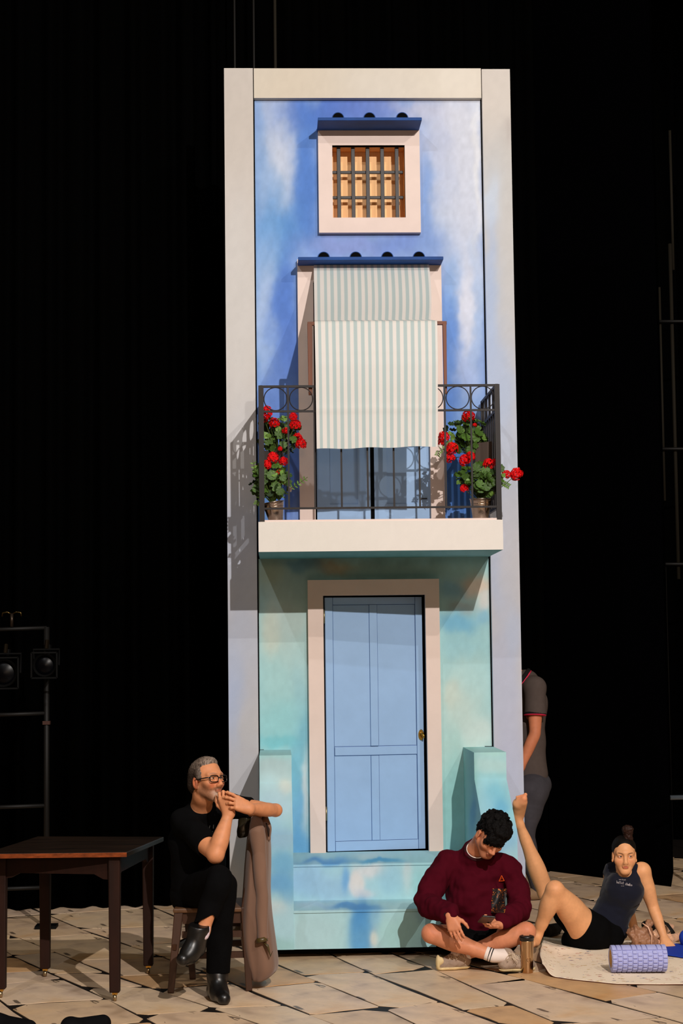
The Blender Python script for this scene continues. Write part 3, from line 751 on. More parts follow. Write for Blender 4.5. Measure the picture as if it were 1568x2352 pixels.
# ------------------------------------------------------------------ dim backstage gear
M_pipe = new_mat('dark_pipe', (9, 8, 7), .6)
M_pipe2 = new_mat('ochre_pipe', (24, 19, 7), .8)
M_lens = new_mat('lamp_lens', (2, 2, 4), .3, spec=.12)
M_gear = new_mat('lamp_body', (6, 6, 6), .7, spec=.1)
M_tape = new_mat('tape', (60, 34, 26), .7)
gy = 0.35
g0 = at(107, 1990, gy)
G = empty('lamp_frame', (at(60, 2000, gy)[0], gy, 0), 'dark metal pipe frame carrying stage lamps, left edge behind the table', 'lamp stand')


def pipe(pts, r, parent, name='pipe', mat=M_pipe): return MB().tube(pts, r, 8).build(name, mat, parent, smooth=True)


xv = at(107, 1700, gy)[0]; xl = at(-60, 1700, gy)[0]
pipe([(xv, gy, .02), (xv, gy, at(107, 1440, gy)[2])], .019, G); pipe([(xl, gy, .02), (xl, gy, at(0, 1440, gy)[2])], .019, G)
for y in (1444, 1640, 1852, 2040):
    pipe([(xl, gy, at(0, y + 3, gy)[2]), (xv, gy, at(107, y - 2, gy)[2])], .013, G, 'crossbar')
MB().box(xv - .024, xv + .024, gy - .026, gy + .026, at(107, 1664, gy)[2], at(107, 1656, gy)[2]).build('tape_band', M_tape, G)
for x in (xv, xl):
    MB().box(x - .07, x + .07, gy - .07, gy + .07, .002, .02).build('foot_plate', M_gear, G)


def stage_lamp(px, py, r, label):
    P = at(px, py, gy - .2); L_ = empty('stage_lamp', P, label, 'stage lamp', 'stage lamps on the pipe frame')
    MB().lathe([(r * .55, .28), (r * .75, .2), (r, .06), (r, -.03), (r * 1.02, -.03), (r * .9, -.028), (r * .85, .0)], P, (0, 1, 0), 28, cap=False).build('lamp_housing', M_gear, L_, smooth=True)
    MB().lathe([(.001, -.012), (r * .5, -.009), (r * .86, .004)], P, (0, 1, 0), 28, cap=False).build('lens', M_lens, L_, smooth=True)
    q = MB(); s_ = r * 1.12
    for a, b2 in (((-s_, -s_), (s_, -s_)), ((s_, -s_), (s_, s_)), ((s_, s_), (-s_, s_)), ((-s_, s_), (-s_, -s_))):
        q.beam((P[0] + a[0], P[1] - .035, P[2] + a[1]), (P[0] + b2[0], P[1] - .035, P[2] + b2[1]), .014, .01, side=(0, 1, 0))
    q.build('gel_frame', M_gear, L_)
    MB().tube([P + np.array((-r * 1.1, .08, 0)), P + np.array((-r * 1.15, .08, r * 1.4)), P + np.array((r * 1.15, .08, r * 1.4)), P + np.array((r * 1.1, .08, 0))], .008, 8).build('yoke', M_gear, L_)
    MB().tube([P + np.array((0, .08, r * 1.4)), P + np.array((0, .12, r * 1.4 + .06))], .014, 8).build('clamp', new_mat('clamp_metal', (40, 32, 22), .4, metal=.8), L_)
    MB().box(P[0] - .02, P[0] + .02, P[1] + .12, P[1] + .2, P[2] + r * 1.3, P[2] + r * 1.3 + .04).build('clamp', M_gear, L_)


stage_lamp(103, 1528, .074, 'dark round stage lamp at the right end of the pipe frame')
stage_lamp(8, 1546, .09, 'dark round stage lamp cut by the left picture edge')
# small hooked clamps on top of the frame
zt_ = at(30, 1440, gy)[2]
K = empty('pipe_clamp', (at(27, 1440, gy)[0], gy, zt_), 'small metal clamp with hooks on top of the lamp frame', 'clamp')
kx = at(27, 1440, gy)[0]
pipe([(kx, gy, zt_), (kx, gy, zt_ + .09)], .012, K, 'stem', new_mat('clamp_steel', (60, 50, 42), .35, metal=.8))
for s_ in (-1, 1):
    pipe([(kx, gy, zt_ + .085), (kx + s_ * .03, gy, zt_ + .1), (kx + s_ * .06, gy, zt_ + .095), (kx + s_ * .065, gy, zt_ + .07)], .006, K, 'hook', new_mat('clamp_brass', (80, 66, 36), .3, metal=1))
# right-hand fly gallery: upright ropes and rails, far away and dim
gy2 = 3.6
Rg = empty('rope_rail', (at(1540, 1900, gy2)[0], gy2, 0), 'dark gallery frame of ropes and rails at the right picture edge', 'stage rigging')
for px, y0, y1, r, mt in ((1526, 660, 1150, .012, M_pipe2), (1558, 560, 1330, .016, M_pipe2), (1500, 900, 1100, .01, M_pipe), (1546, 300, 620, .012, M_pipe2), (1542, 1300, 2010, .022, M_pipe)):
    pipe([(at(px, y1, gy2)[0], gy2, max(.02, at(px, y1, gy2)[2])), (at(px, y1, gy2)[0], gy2, at(px, y0, gy2)[2])], r, Rg, 'rope', mt)
for y in (740, 1032, 1296):
    pipe([(at(1490, y, gy2)[0], gy2 - .04, at(1490, y, gy2)[2]), (at(1640, y, gy2)[0], gy2 - .04, at(1640, y, gy2)[2])], .014, Rg, 'rail')
for px in (1490, 1640):
    pipe([(at(px, 1296, gy2)[0], gy2 + .03, .0), (at(px, 1296, gy2)[0], gy2 + .03, at(px, 300, gy2)[2])], .02, Rg, 'upright')
# a steel barre catching light at the right edge
by = 1.4
Bx = empty('ballet_barre', (at(1600, 1980, by)[0], by, 0), 'pale metal barre end poking in at the right picture edge', 'barre')
p0 = at(1539, 1832, by)
MB().tube([p0, (p0[0] + 1.6, p0[1] + .15, p0[2])], .017, 12).build('bar', new_mat('barre_steel', (110, 120, 130), .35, metal=.7), Bx, smooth=True)
for x in (.25, 1.5):
    MB().tube([(p0[0] + x, by + .02, 0.01), (p0[0] + x, by + .02, p0[2])], .016, 10).build('leg', M_pipe, Bx, smooth=True)
    MB().beam((p0[0] + x, by - .25, .02), (p0[0] + x, by + .25, .02), .04, .03).build('foot', M_pipe, Bx)
# thin ropes above the tower
for px in (539, 583, 632):
    x = at(px, 120, 1.2); o = MB().tube([(x[0], 1.2, 3.0), (x[0], 1.2, 9.0)], .008 if px != 632 else .011, 8).build('hanging_rope', M_pipe2 if px == 632 else M_pipe, None, smooth=True)
    tag(o, {539: 'leftmost thin dark rope hanging behind the top of the facade', 583: 'thin dark rope hanging behind the top of the facade, between two others', 632: 'ochre rope hanging behind the top of the facade'}[px], 'rope', 'ropes behind the facade')

# ------------------------------------------------------------------ wooden table
M_table = new_mat('dark_table_wood', (34, 13, 5), .6, noise=(9, .5, (1, 1, .2)), spec=.2, bump=(30, .2, .003))
M_tabtop = new_mat('worn_table_top', (30, 19, 11), .40, noise=(7, .7, (.4, 1.5, 1)), spec=.35)
M_edge = new_mat('table_edge_highlight', (118, 54, 20), .4, noise=(22, .6, (1, 1, 3)))  # orange paints in the highlight along the table's front edge


def table():
    nr, fr, fl_, nl = [np.array(p) for p in ((-.862, -2.24), (-.722, -1.43), (-1.315, -1.36), (-1.475, -2.10))]
    zt = at(288, 1957, -2.30)[2]
    c = (nr + fr + fl_ + nl) / 4
    Tb = empty('wooden_table', (c[0], c[1], 0), 'dark brown wooden table with a worn front edge coloured as if lit at the left of the stage', 'table')
    u = nrm(nr - nl); v = nrm(fl_ - nl)
    a, b_, c_, d = [fl(*p, Z=zt) [:2] for p in ((-40, 1961), (291, 1957), (376, 1922), (86, 1921))]
    top = MB(); th = .026
    poly = [(p[0], p[1], zt - th) for p in (a, b_, c_, d)]
    top.prism(poly, (0, 0, th)); tp = top.build('table_top', M_tabtop, Tb, bevel=.004)
    e = MB(); n = nrm(np.array([b_[0] - a[0], b_[1] - a[1]])); nn = np.array([n[1], -n[0]])
    e.prism([(a[0], a[1], zt - th + .001), (b_[0], b_[1], zt - th + .001), (b_[0] + nn[0] * .004, b_[1] + nn[1] * .004, zt - th + .001), (a[0] + nn[0] * .004, a[1] + nn[1] * .004, zt - th + .001)], (0, 0, th - .003))
    e.build('edge_highlight_band', M_edge, tp)
    fnr, ffr, ffl, fnl = [np.array(fl(*p)[:2]) for p in ((264, 2299), (341, 2236), (104, 2243), (2, 2291))]
    for p, nm in ((fnr, 0), (ffr, 1), (ffl, 2), (fnl, 3)):
        m = MB(); w_ = .062
        m.beam((p[0], p[1], .045), (p[0], p[1], zt - th), w_ * .86, w_ * .86, side=(n[0], n[1], 0), w2=w_, d2=w_)
        lg = m.build('leg', M_table, Tb, bevel=.006)
        k = MB(); k.lathe([(.001, -.009), (.016, -.009), (.018, 0), (.016, .009), (.001, .009)], (p[0], p[1] - .006, .019), (1, 0, 0), 18); k.build('castor', new_mat('castor_steel', (170, 150, 120), .3, metal=1), lg, smooth=True)
        k = MB(); k.box(p[0] - .014, p[0] + .014, p[1] - .012, p[1] + .016, .034, .046); k.build('castor_fork', M_brass, lg)
    zA_, zB_ = zt - th, zt - th - .105
    for p, q in ((fnl, fnr), (fnr, ffr), (ffr, ffl), (ffl, fnl)):
        m = MB(); d_ = nrm(np.append(q - p, 0)); s_ = np.array([-d_[1], d_[0], 0]) * .011; Lg = np.linalg.norm(q - p)
        pts = [(0, zA_), (Lg, zA_), (Lg, zB_ - .02), (Lg - .06, zB_ - .015), (Lg - .11, zB_ + .01), (.11, zB_ + .01), (.06, zB_ - .015), (0, zB_ - .02)]
        m.prism([np.array([p[0], p[1], 0]) + d_ * t + np.array([0, 0, z]) - s_ for t, z in pts], 2 * s_)
        m.build('apron', M_table, Tb)


table()

# ------------------------------------------------------------------ wooden chair under the seated man
M_chair = new_mat('chair_wood', (58, 32, 16), .45, noise=(9, .35, (1, 1, .2)), spec=.4)
M_chair_edge = new_mat('chair_seat_wood', (96, 66, 42), .5, noise=(18, .4))
CHZ = at(410, 2085, -2.0)[2]


def chair():
    nl = fl(392, 2281)[:2]; nr = fl(572, 2276)[:2]
    fl_ = (nl[0] + .10, nl[1] + .40); fr = (nr[0] + .06, nr[1] + .42)
    Cc = empty('wooden_chair', ((nl[0] + fr[0]) / 2, (nl[1] + fr[1]) / 2, 0), 'dark brown wooden chair the man in black sits on, a jacket over its back', 'chair')
    zs = CHZ
    p0 = at(397, 2090, nl[1] + .03); sx0 = p0[0]; sx1 = at(566, 2090, nr[1])[0]
    sy0, sy1 = nl[1] + .02, nl[1] + .42
    m = MB(); m.hexa([(sx0, sy0, zs - .025), (sx1, sy0, zs - .025), (sx1, sy1, zs - .025), (sx0 + .03, sy1, zs - .025), (sx0, sy0, zs), (sx1, sy0, zs), (sx1, sy1, zs), (sx0 + .03, sy1, zs)])
    m.build('seat', M_chair_edge, Cc, bevel=.008)
    for p, q in (((nl[0], nl[1]), (sx0 + .03, sy0 + .03)), (fl_, (sx0 + .06, sy1 - .03))):
        m = MB(); m.beam((p[0], p[1], 0.001), (q[0], q[1], zs - .025), .034, .034, w2=.048, d2=.044); m.build('leg', M_chair, Cc, bevel=.004)
    zt_ = at(590, 1866, nr[1])[2]
    for p, q, r in (((nr[0], nr[1]), (sx1 - .01, sy0 + .02), (sx1 + .075, sy0 + .03)), (fr, (sx1 - .01, sy1 - .02), (sx1 + .075, sy1 - .03))):
        m = MB(); m.beam((p[0], p[1], 0.001), (q[0], q[1], zs), .034, .036, w2=.042, d2=.04); m.build('leg', M_chair, Cc, bevel=.004)
        m = MB(); m.beam((q[0], q[1], zs - .01), (r[0], r[1], zt_ - .03), .040, .038, w2=.034, d2=.03); m.build('back_post', M_chair, Cc, bevel=.004)
    for z in (.5, .7, .85):
        z_ = zs + (zt_ - zs) * (z - .02) - .03; x_ = sx1 + .075 * z
        m = MB(); m.beam((x_, sy0 + .03, z_), (x_, sy1 - .03, z_), .018, .06, side=(1, 0, 0)); m.build('back_rail', M_chair, Cc, bevel=.003)
    for z in (.19, .30):
        m = MB(); m.beam((nl[0] + .03 + z * .1, nl[1] + .03, z), (nr[0], nr[1] + .02, z), .02, .034); m.build('stretcher', M_chair, Cc)
        m = MB(); m.beam((fl_[0] + .02, fl_[1], z), (fr[0], fr[1], z), .02, .034); m.build('stretcher', M_chair, Cc)
    m = MB(); m.beam((nl[0] + .02, nl[1], .24), (fl_[0] + .02, fl_[1], .24), .02, .03); m.build('stretcher', M_chair, Cc)
    m = MB(); m.beam((nr[0], nr[1], .24), (fr[0], fr[1], .24), .02, .03); m.build('stretcher', M_chair, Cc)
    for p, q in ((sy0 + .02, sy0 + .035), (sy1 - .035, sy1 - .02)):
        m = MB(); m.box(sx0 + .05, sx1 - .02, p, q, zs - .085, zs - .025); m.build('seat_apron', M_chair, Cc)


chair()

# ------------------------------------------------------------------ smooth solid modelling for bodies and clothes (distance fields -> one skin)
def noise3(P, seed=0):
    rng = np.random.RandomState(seed); T = rng.rand(32, 32, 32)
    i = np.floor(P).astype(int); f = P - i; f = f * f * (3 - 2 * f)
    g = lambda a, b, c: T[(i[:, 0] + a) % 32, (i[:, 1] + b) % 32, (i[:, 2] + c) % 32]
    x0 = (g(0, 0, 0) * (1 - f[:, 0]) + g(1, 0, 0) * f[:, 0]) * (1 - f[:, 1]) + (g(0, 1, 0) * (1 - f[:, 0]) + g(1, 1, 0) * f[:, 0]) * f[:, 1]
    x1 = (g(0, 0, 1) * (1 - f[:, 0]) + g(1, 0, 1) * f[:, 0]) * (1 - f[:, 1]) + (g(0, 1, 1) * (1 - f[:, 0]) + g(1, 1, 1) * f[:, 0]) * f[:, 1]
    return x0 * (1 - f[:, 2]) + x1 * f[:, 2]


class Solid:
    def __init__(s): s.ops = []
    def cone(s, a, b, ra, rb, k=.02, flat=False):
        a, b = np.asarray(a, float), np.asarray(b, float); R = max(ra, rb)
        s.ops.append(('cone', (a, b, ra, rb, flat), np.minimum(a, b) - R, np.maximum(a, b) + R, k, 1)); return s
    def chain(s, pts, rs, k=.02):
        pts = [np.asarray(p, float) for p in pts]; n = len(pts)
        if n > 2 and k > 0:      # smooth curve through the joints, one continuous limb
            P2, R2 = [], []; m = 10; ex = [2 * pts[0] - pts[1]] + pts + [2 * pts[-1] - pts[-2]]
            for i in range(n - 1):
                p0, p1, p2, p3 = ex[i:i + 4]
                for j in range(m):
                    t = j / m; c = .5 * (2 * p1 + (p2 - p0) * t + (2 * p0 - 5 * p1 + 4 * p2 - p3) * t * t + (3 * p1 - p0 - 3 * p2 + p3) * t ** 3)
                    lerp = p1 + (p2 - p1) * t; P2.append(c * .5 + lerp * .5); u = t * t * (3 - 2 * t); R2.append(rs[i] * (1 - u) + rs[i + 1] * u)
            pts = P2 + [pts[-1]]; rs = R2 + [rs[-1]]
        R = max(rs); A = np.array(pts)
        s.ops.append(('chain', (pts, rs), A.min(0) - R, A.max(0) + R, k, 1)); return s
    def ell(s, c, r, R=None, k=.02, sign=1):
        c = np.asarray(c, float); r = np.asarray(r, float); R = np.eye(3) if R is None else np.asarray(R, float)
        m = float(max(r)); s.ops.append(('ell', (c, r, R), c - m, c + m, k, sign)); return s
    def cut(s, p, n, rad, k=.003):
        """removes what lies beyond the plane (p, n) within a ball around p"""
        p = np.asarray(p, float); n = nrm(n); s.ops.append(('cut', (p, n, rad), p - rad, p + rad, k, -1)); return s
    def bounds(s):
        lo = np.min([o[2] for o in s.ops if o[5] > 0], 0); hi = np.max([o[3] for o in s.ops if o[5] > 0], 0); return lo - .012, hi + .012
    def field(s, lo, hi, h):
        n = np.ceil((hi - lo) / h).astype(int) + 1; F = np.full(n, .2, np.float32)
        ax = [lo[i] + h * np.arange(n[i]) for i in range(3)]
        for kind, pr_, olo, ohi, k, sign in s.ops:
            mg = k + 2 * h
            i0 = np.maximum(0, np.floor((olo - mg - lo) / h).astype(int)); i1 = np.minimum(n, np.ceil((ohi + mg - lo) / h).astype(int) + 1)
            if (i1 <= i0).any(): continue
            sl = tuple(slice(i0[i], i1[i]) for i in range(3))
            X = ax[0][sl[0]][:, None, None].astype(np.float32); Y = ax[1][sl[1]][None, :, None].astype(np.float32); Z = ax[2][sl[2]][None, None, :].astype(np.float32)
            if kind == 'cone':
                a, b, ra, rb, flat = pr_; ab = b - a; L2 = float(ab @ ab) + 1e-12
                x, y, z = X - a[0], Y - a[1], Z - a[2]
                t = np.clip((x * ab[0] + y * ab[1] + z * ab[2]) / L2, 0, 1)
                d = np.sqrt((x - t * ab[0]) ** 2 + (y - t * ab[1]) ** 2 + (z - t * ab[2]) ** 2) - (ra + (rb - ra) * t)
            elif kind == 'chain':
                d = None; cp, cr = pr_
                for a, b, ra, rb in zip(cp[:-1], cp[1:], cr[:-1], cr[1:]):
                    ab = b - a; L2 = float(ab @ ab) + 1e-12; x, y, z = X - a[0], Y - a[1], Z - a[2]
                    t = np.clip((x * ab[0] + y * ab[1] + z * ab[2]) / L2, 0, 1)
                    e = np.sqrt((x - t * ab[0]) ** 2 + (y - t * ab[1]) ** 2 + (z - t * ab[2]) ** 2) - (ra + (rb - ra) * t)
                    d = e if d is None else np.minimum(d, e)
            elif kind == 'ell':
                c, r, R = pr_; x, y, z = X - c[0], Y - c[1], Z - c[2]
                q = [(x * R[0, i] + y * R[1, i] + z * R[2, i]) for i in range(3)]
                k0 = np.sqrt(sum((q[i] / r[i]) ** 2 for i in range(3))); k1 = np.sqrt(sum((q[i] / r[i] ** 2) ** 2 for i in range(3))) + 1e-9
                d = k0 * (k0 - 1) / k1
                d = np.where(k0 < 1e-4, -min(r), d)
            else:
                p, nn, rad = pr_; x, y, z = X - p[0], Y - p[1], Z - p[2]
                d = np.maximum(-(x * nn[0] + y * nn[1] + z * nn[2]), np.sqrt(x * x + y * y + z * z) - rad)
            G = F[sl]
            if sign > 0:
                hh = np.maximum(k - np.abs(G - d), 0) / k; F[sl] = np.minimum(G, d) - hh * hh * k * .25
            else:
                d = -d; hh = np.maximum(k - np.abs(G - d), 0) / k; F[sl] = np.maximum(G, d) + hh * hh * k * .25
        return F
    def polys(s, h, lo=None, hi=None, drop=None):
        blo, bhi = s.bounds()
        lo = blo if lo is None else np.maximum(np.asarray(lo, float), blo); hi = bhi if hi is None else np.minimum(np.asarray(hi, float), bhi)
        return nets(s.field(lo, hi, h), lo, h)


def nets(F, lo, h):
    S_ = F < 0
    c = np.zeros(tuple(x - 1 for x in F.shape), np.uint8)
    for a in (0, 1):
        for b in (0, 1):
            for d in (0, 1): c += S_[a:a + c.shape[0], b:b + c.shape[1], d:d + c.shape[2]]
    I = np.argwhere((c > 0) & (c < 8)); idx = np.full(c.shape, -1, np.int32); idx[I[:, 0], I[:, 1], I[:, 2]] = np.arange(len(I))
    cor = [(a, b, d) for a in (0, 1) for b in (0, 1) for d in (0, 1)]
    v = {q: F[I[:, 0] + q[0], I[:, 1] + q[1], I[:, 2] + q[2]] for q in cor}
    acc = np.zeros((len(I), 3)); cnt = np.zeros(len(I))
    for q in cor:
        for ax in range(3):
            if q[ax]: continue
            r = list(q); r[ax] = 1; r = tuple(r); a, b = v[q], v[r]; m = (a < 0) != (b < 0)
            t = np.where(m, a / np.where(m, a - b, 1), 0); p = np.array(q, float)[None, :].repeat(len(I), 0); p[:, ax] = t
            acc += p * m[:, None]; cnt += m
    V = lo + h * (I + acc / np.maximum(cnt, 1)[:, None]); Q = []
    for ax in range(3):
        o1, o2 = [(1, 2), (2, 0), (0, 1)][ax]
        sl0 = [slice(None)] * 3; sl1 = [slice(None)] * 3; sl0[ax] = slice(0, -1); sl1[ax] = slice(1, None)
        A, B = S_[tuple(sl0)], S_[tuple(sl1)]; E = np.argwhere(A != B)
        E = E[(E[:, o1] > 0) & (E[:, o2] > 0) & (E[:, o1] < c.shape[o1]) & (E[:, o2] < c.shape[o2])]
        f = A[E[:, 0], E[:, 1], E[:, 2]]
        def g(d1, d2):
            e = E.copy(); e[:, o1] -= d1; e[:, o2] -= d2; return idx[e[:, 0], e[:, 1], e[:, 2]]
        q = np.stack([g(1, 1), g(0, 1), g(0, 0), g(1, 0)], 1); q[~f] = q[~f][:, ::-1]; Q.append(q)
    Q = np.concatenate(Q); Q = Q[(Q >= 0).all(1)]
    return V, Q


def merge(parts):
    V, Q, n = [], [], 0
    for v, q in parts: V.append(v); Q.append(q + n); n += len(v)
    return np.concatenate(V), np.concatenate(Q)


def solid_obj(name, mat, parent, parts, color=None, wrinkle=None, relax=0):
    V, Q = merge(parts) if isinstance(parts, list) else parts
    if wrinkle:
        me = fast_mesh('t', V, Q); N = np.empty(len(V) * 3, np.float32); me.vertices.foreach_get('normal', N); N = N.reshape(-1, 3); bpy.data.meshes.remove(me)
        for amp, fr in wrinkle:
            fr = np.asarray(fr, float); P = V * fr
            V = V + N * (amp * 2 * (noise3(P, 3) - .5))[:, None]
    C_ = color(V) if color else None
    o = finish(fast_mesh(name, V, Q, C_), name, mat, parent, smooth=True)
    return o


class Frame:
    """local axes of a head: x to the image-right ear side, y out of the face, z to the crown"""
    def __init__(s, c, fwd, up, scale=1.0):
        s.c = np.asarray(c, float); s.y = nrm(fwd); u = np.asarray(up, float); s.z = nrm(u - s.y * (u @ s.y)); s.x = np.cross(s.y, s.z); s.k = scale
        s.R = np.stack([s.x, s.y, s.z], 1)
    def __call__(s, x, y, z): return s.c + s.R @ (np.array((x, y, z), float) * s.k)
    def loc(s, P): return (P - s.c) @ s.R / s.k


def add_head(S_, f, neck_to, neck_r=.052, jaw=1.0, nose=1.0, chin=1.0, ear=.078, soft=0.0):
    E = lambda c, r, kk=.02, sg=1: S_.ell(f(*c), np.array(r) * f.k, f.R, kk, sg)
    C = lambda a, b, ra, rb, kk=.02: S_.cone(f(*a), f(*b), ra * f.k, rb * f.k, kk)
    C((0, -.028, -.045), (0, -.03, -.075), .050, .05, .03); S_.cone(f(0, -.03, -.06), neck_to, neck_r, neck_r * 1.15, .035)
    E((0, -.012, .038), (.074, .094, .080), .02); E((0, .026, -.020), (.060 * jaw, .062, .078), .03); E((0, .058, -.088), (.024 * jaw ** 2, .022, .020 * chin), .03)
    if soft:
        for sx in (-1, 1): E((sx * .033, .048, -.040), (.022, .022, .028), .03)
    for sx in (-1, 1):
        C((sx * .054 * jaw, .002, -.046 - .008 * (jaw - .8)), (sx * .018 * jaw, .062, -.090), .016 * jaw, .018, .025)
        E((sx * .043, .056, -.022), (.020, .020, .018), .03)
        C((sx * .012, .085, .030), (sx * .046, .068, .026), .009, .008, .02)
        E((sx * .031, .098, .006), (.018, .016, .012), .014, -1)
        E((sx * .031, .0735, .006), (.0165, .0145, .0135), .006)
        E((sx * .031, .0895, .0055), (.0145, .007, .0050), .002, -1)
        E((sx * .010 * nose, .099 - (1 - nose) * .012, -.033), (.0072, .010, .0062), .006)
        E((sx * ear, -.008, -.010), (.009, .018, .031), .006)
        E((sx * (ear + .0095), -.003, -.007), (.006, .011, .020), .004, -1)
        E((sx * .074, -.002, -.034), (.006, .008, .010), .006)
    C((0, .083, .020), (0, .105 - (1 - nose) * .022, -.020), .0072 * (.6 + .4 * nose), .0090, .014); E((0, .108 - (1 - nose) * .020, -.0275), (.0100 * nose, .0105, .0090), .008)
    E((0, .088, -.044), (.014, .012, .012), .018)
    E((0, .089, -.0555), (.021, .0080, .0048), .006); E((0, .087, -.0645), (.018, .0085, .0058), .006); E((0, .099, -.0600), (.021, .006, .0013), .002, -1)


def collar_on(S_, base, top, r0, r1):
    """a garment's neck opening: a sleeve round the neck that ends flat at top"""
    S_.cone(base, top, r0, r1, .02); S_.cut(top, nrm(np.asarray(top) - np.asarray(base)), .085)


def neck_ring(mat, parent, name, c, axis, R, r, a0=0, a1=6.2832, n=36):
    a = nrm(axis); u = nrm(np.cross(a, (0, 1, .01))); w = np.cross(a, u)
    return MB().tube([np.asarray(c) + R * (u * math.cos(t) + w * math.sin(t)) for t in np.linspace(a0, a1, n)], r, 8).build(name, mat, parent, smooth=True)


def eye_pair(parent, f, gaze, iris=(46, 30, 22), M=None):
    for sx in (-1, 1):
        c = f(sx * .031, .0745, .006); r = .0122 * f.k; g = nrm(gaze)
        V = []; n = 20
        m = MB(); m.lathe([(r * math.sin(math.pi * i / n) + 1e-5, -r * math.cos(math.pi * i / n)) for i in range(n + 1)], c, g, 28, cap=False)
        V = np.array(m.v); d = (V - c) / r @ g; a = np.arccos(np.clip(d, -1, 1)) * r / f.k
        col = np.where((a < .0028)[:, None], lin((8, 6, 6))[None], np.where((a < .0064)[:, None], lin(iris)[None], lin((214, 196, 184))[None]))
        o = m.build('eye', M_eye, parent, smooth=True); ca = o.data.color_attributes.new('paint', 'FLOAT_COLOR', 'POINT')
        ca.data.foreach_set('color', np.concatenate([col, np.ones((len(col), 1))], 1).astype(np.float32).ravel())


def sstep(a, b, x): t = np.clip((x - a) / (b - a), 0, 1); return t * t * (3 - 2 * t)


def add_hand(S_, wrist, f, palm, thumb, curl=(.4, .5, .3), spread=.12, size=1.0, thumb_curl=.3, curls=None, wr=.026, tdir=None):
    f = nrm(f); n = nrm(np.asarray(palm, float) - f * (np.asarray(palm, float) @ f)); t = np.asarray(thumb, float); t = nrm(t - f * (t @ f) - n * (t @ n)); w = np.asarray(wrist, float)
    P = lambda a, b, c: w + size * (f * a + t * b + n * c)
    base = [(.090, .031), (.094, .010), (.090, -.011), (.082, -.031)]; ln = [.072, .080, .074, .058]
    for a, b in base: S_.cone(P(-.004, b * .35, 0), P(a * .92, b, 0), wr * size * .8, .0125 * size, .014)
    S_.cone(P(.01, .018, .008), P(.05, .030, .012), .017 * size, .014 * size, .016)
    S_.cone(P(.02, -.018, .008), P(.06, -.026, .008), .014 * size, .012 * size, .016)
    for i, ((a, b), L) in enumerate(zip(base, ln)):
        cu = curls[i] if curls else curl; p = P(a * .93, b, 0); ang = 0; d0 = nrm(f + t * spread * (1.5 - i) * .5)
        rr = [.0092, .0085, .0078, .0066]
        for j, (fr, c) in enumerate(zip((.46, .30, .24), cu)):
            ang += c; d = d0 * math.cos(ang) + n * math.sin(ang); q = p + d * L * fr * size
            S_.cone(p, q, rr[j] * size * (.92 if i == 3 else 1), rr[j + 1] * size * (.92 if i == 3 else 1), .0045); p = q
    p = P(.022, .030, .006); d = nrm(f * .75 + t * .75 + n * .25) if tdir is None else nrm(f * tdir[0] + t * tdir[1] + n * tdir[2])
    for L, r0, r1, c in ((.040, .0140, .0112, 0), (.032, .0112, .0098, thumb_curl), (.026, .0098, .0076, thumb_curl)):
        d = nrm(d * math.cos(c) + (n * .5 + f * .6 - t * .5) * math.sin(c)); q = p + d * L * size; S_.cone(p, q, r0 * size, r1 * size, .006); p = q
    return S_


def tube_obj(name, mat, parent, pts, r, n=8, flat=1.0):
    return MB().tube(pts, r, n, flat=flat).build(name, mat, parent, smooth=True)


def box_around(pts, r):
    pts = np.array(pts); return pts.min(0) - r, pts.max(0) + r


def hair_strands(m, pts_fn, count, rnd, r=.0012):
    for _ in range(count): m.tube(pts_fn(rnd), [r, r, r * .4], 4)
    return m


M_eye = new_mat('eye', (200, 190, 180), .15, attr='paint', spec=.6)
M_skin = new_mat('skin', (200, 140, 110), .52, attr='paint', spec=.28, sss=.06, noise=(38, .08), bump=(180, .08, .002))
M_black_cloth = new_mat('black_cotton', (8, 8, 9), .9, spec=.05, noise=(20, .2))

# ================================================================== PEOPLE
def J(px, py, Y): return at(px, py, Y)


def up_of(f, lean=0.0, side=(1, 0, 0)):
    f = nrm(f); z = np.array((0, 0, 1.)); u = nrm(z - f * (z @ f)); s = nrm(np.cross(f, u)); return u * math.cos(lean) + s * math.sin(lean)


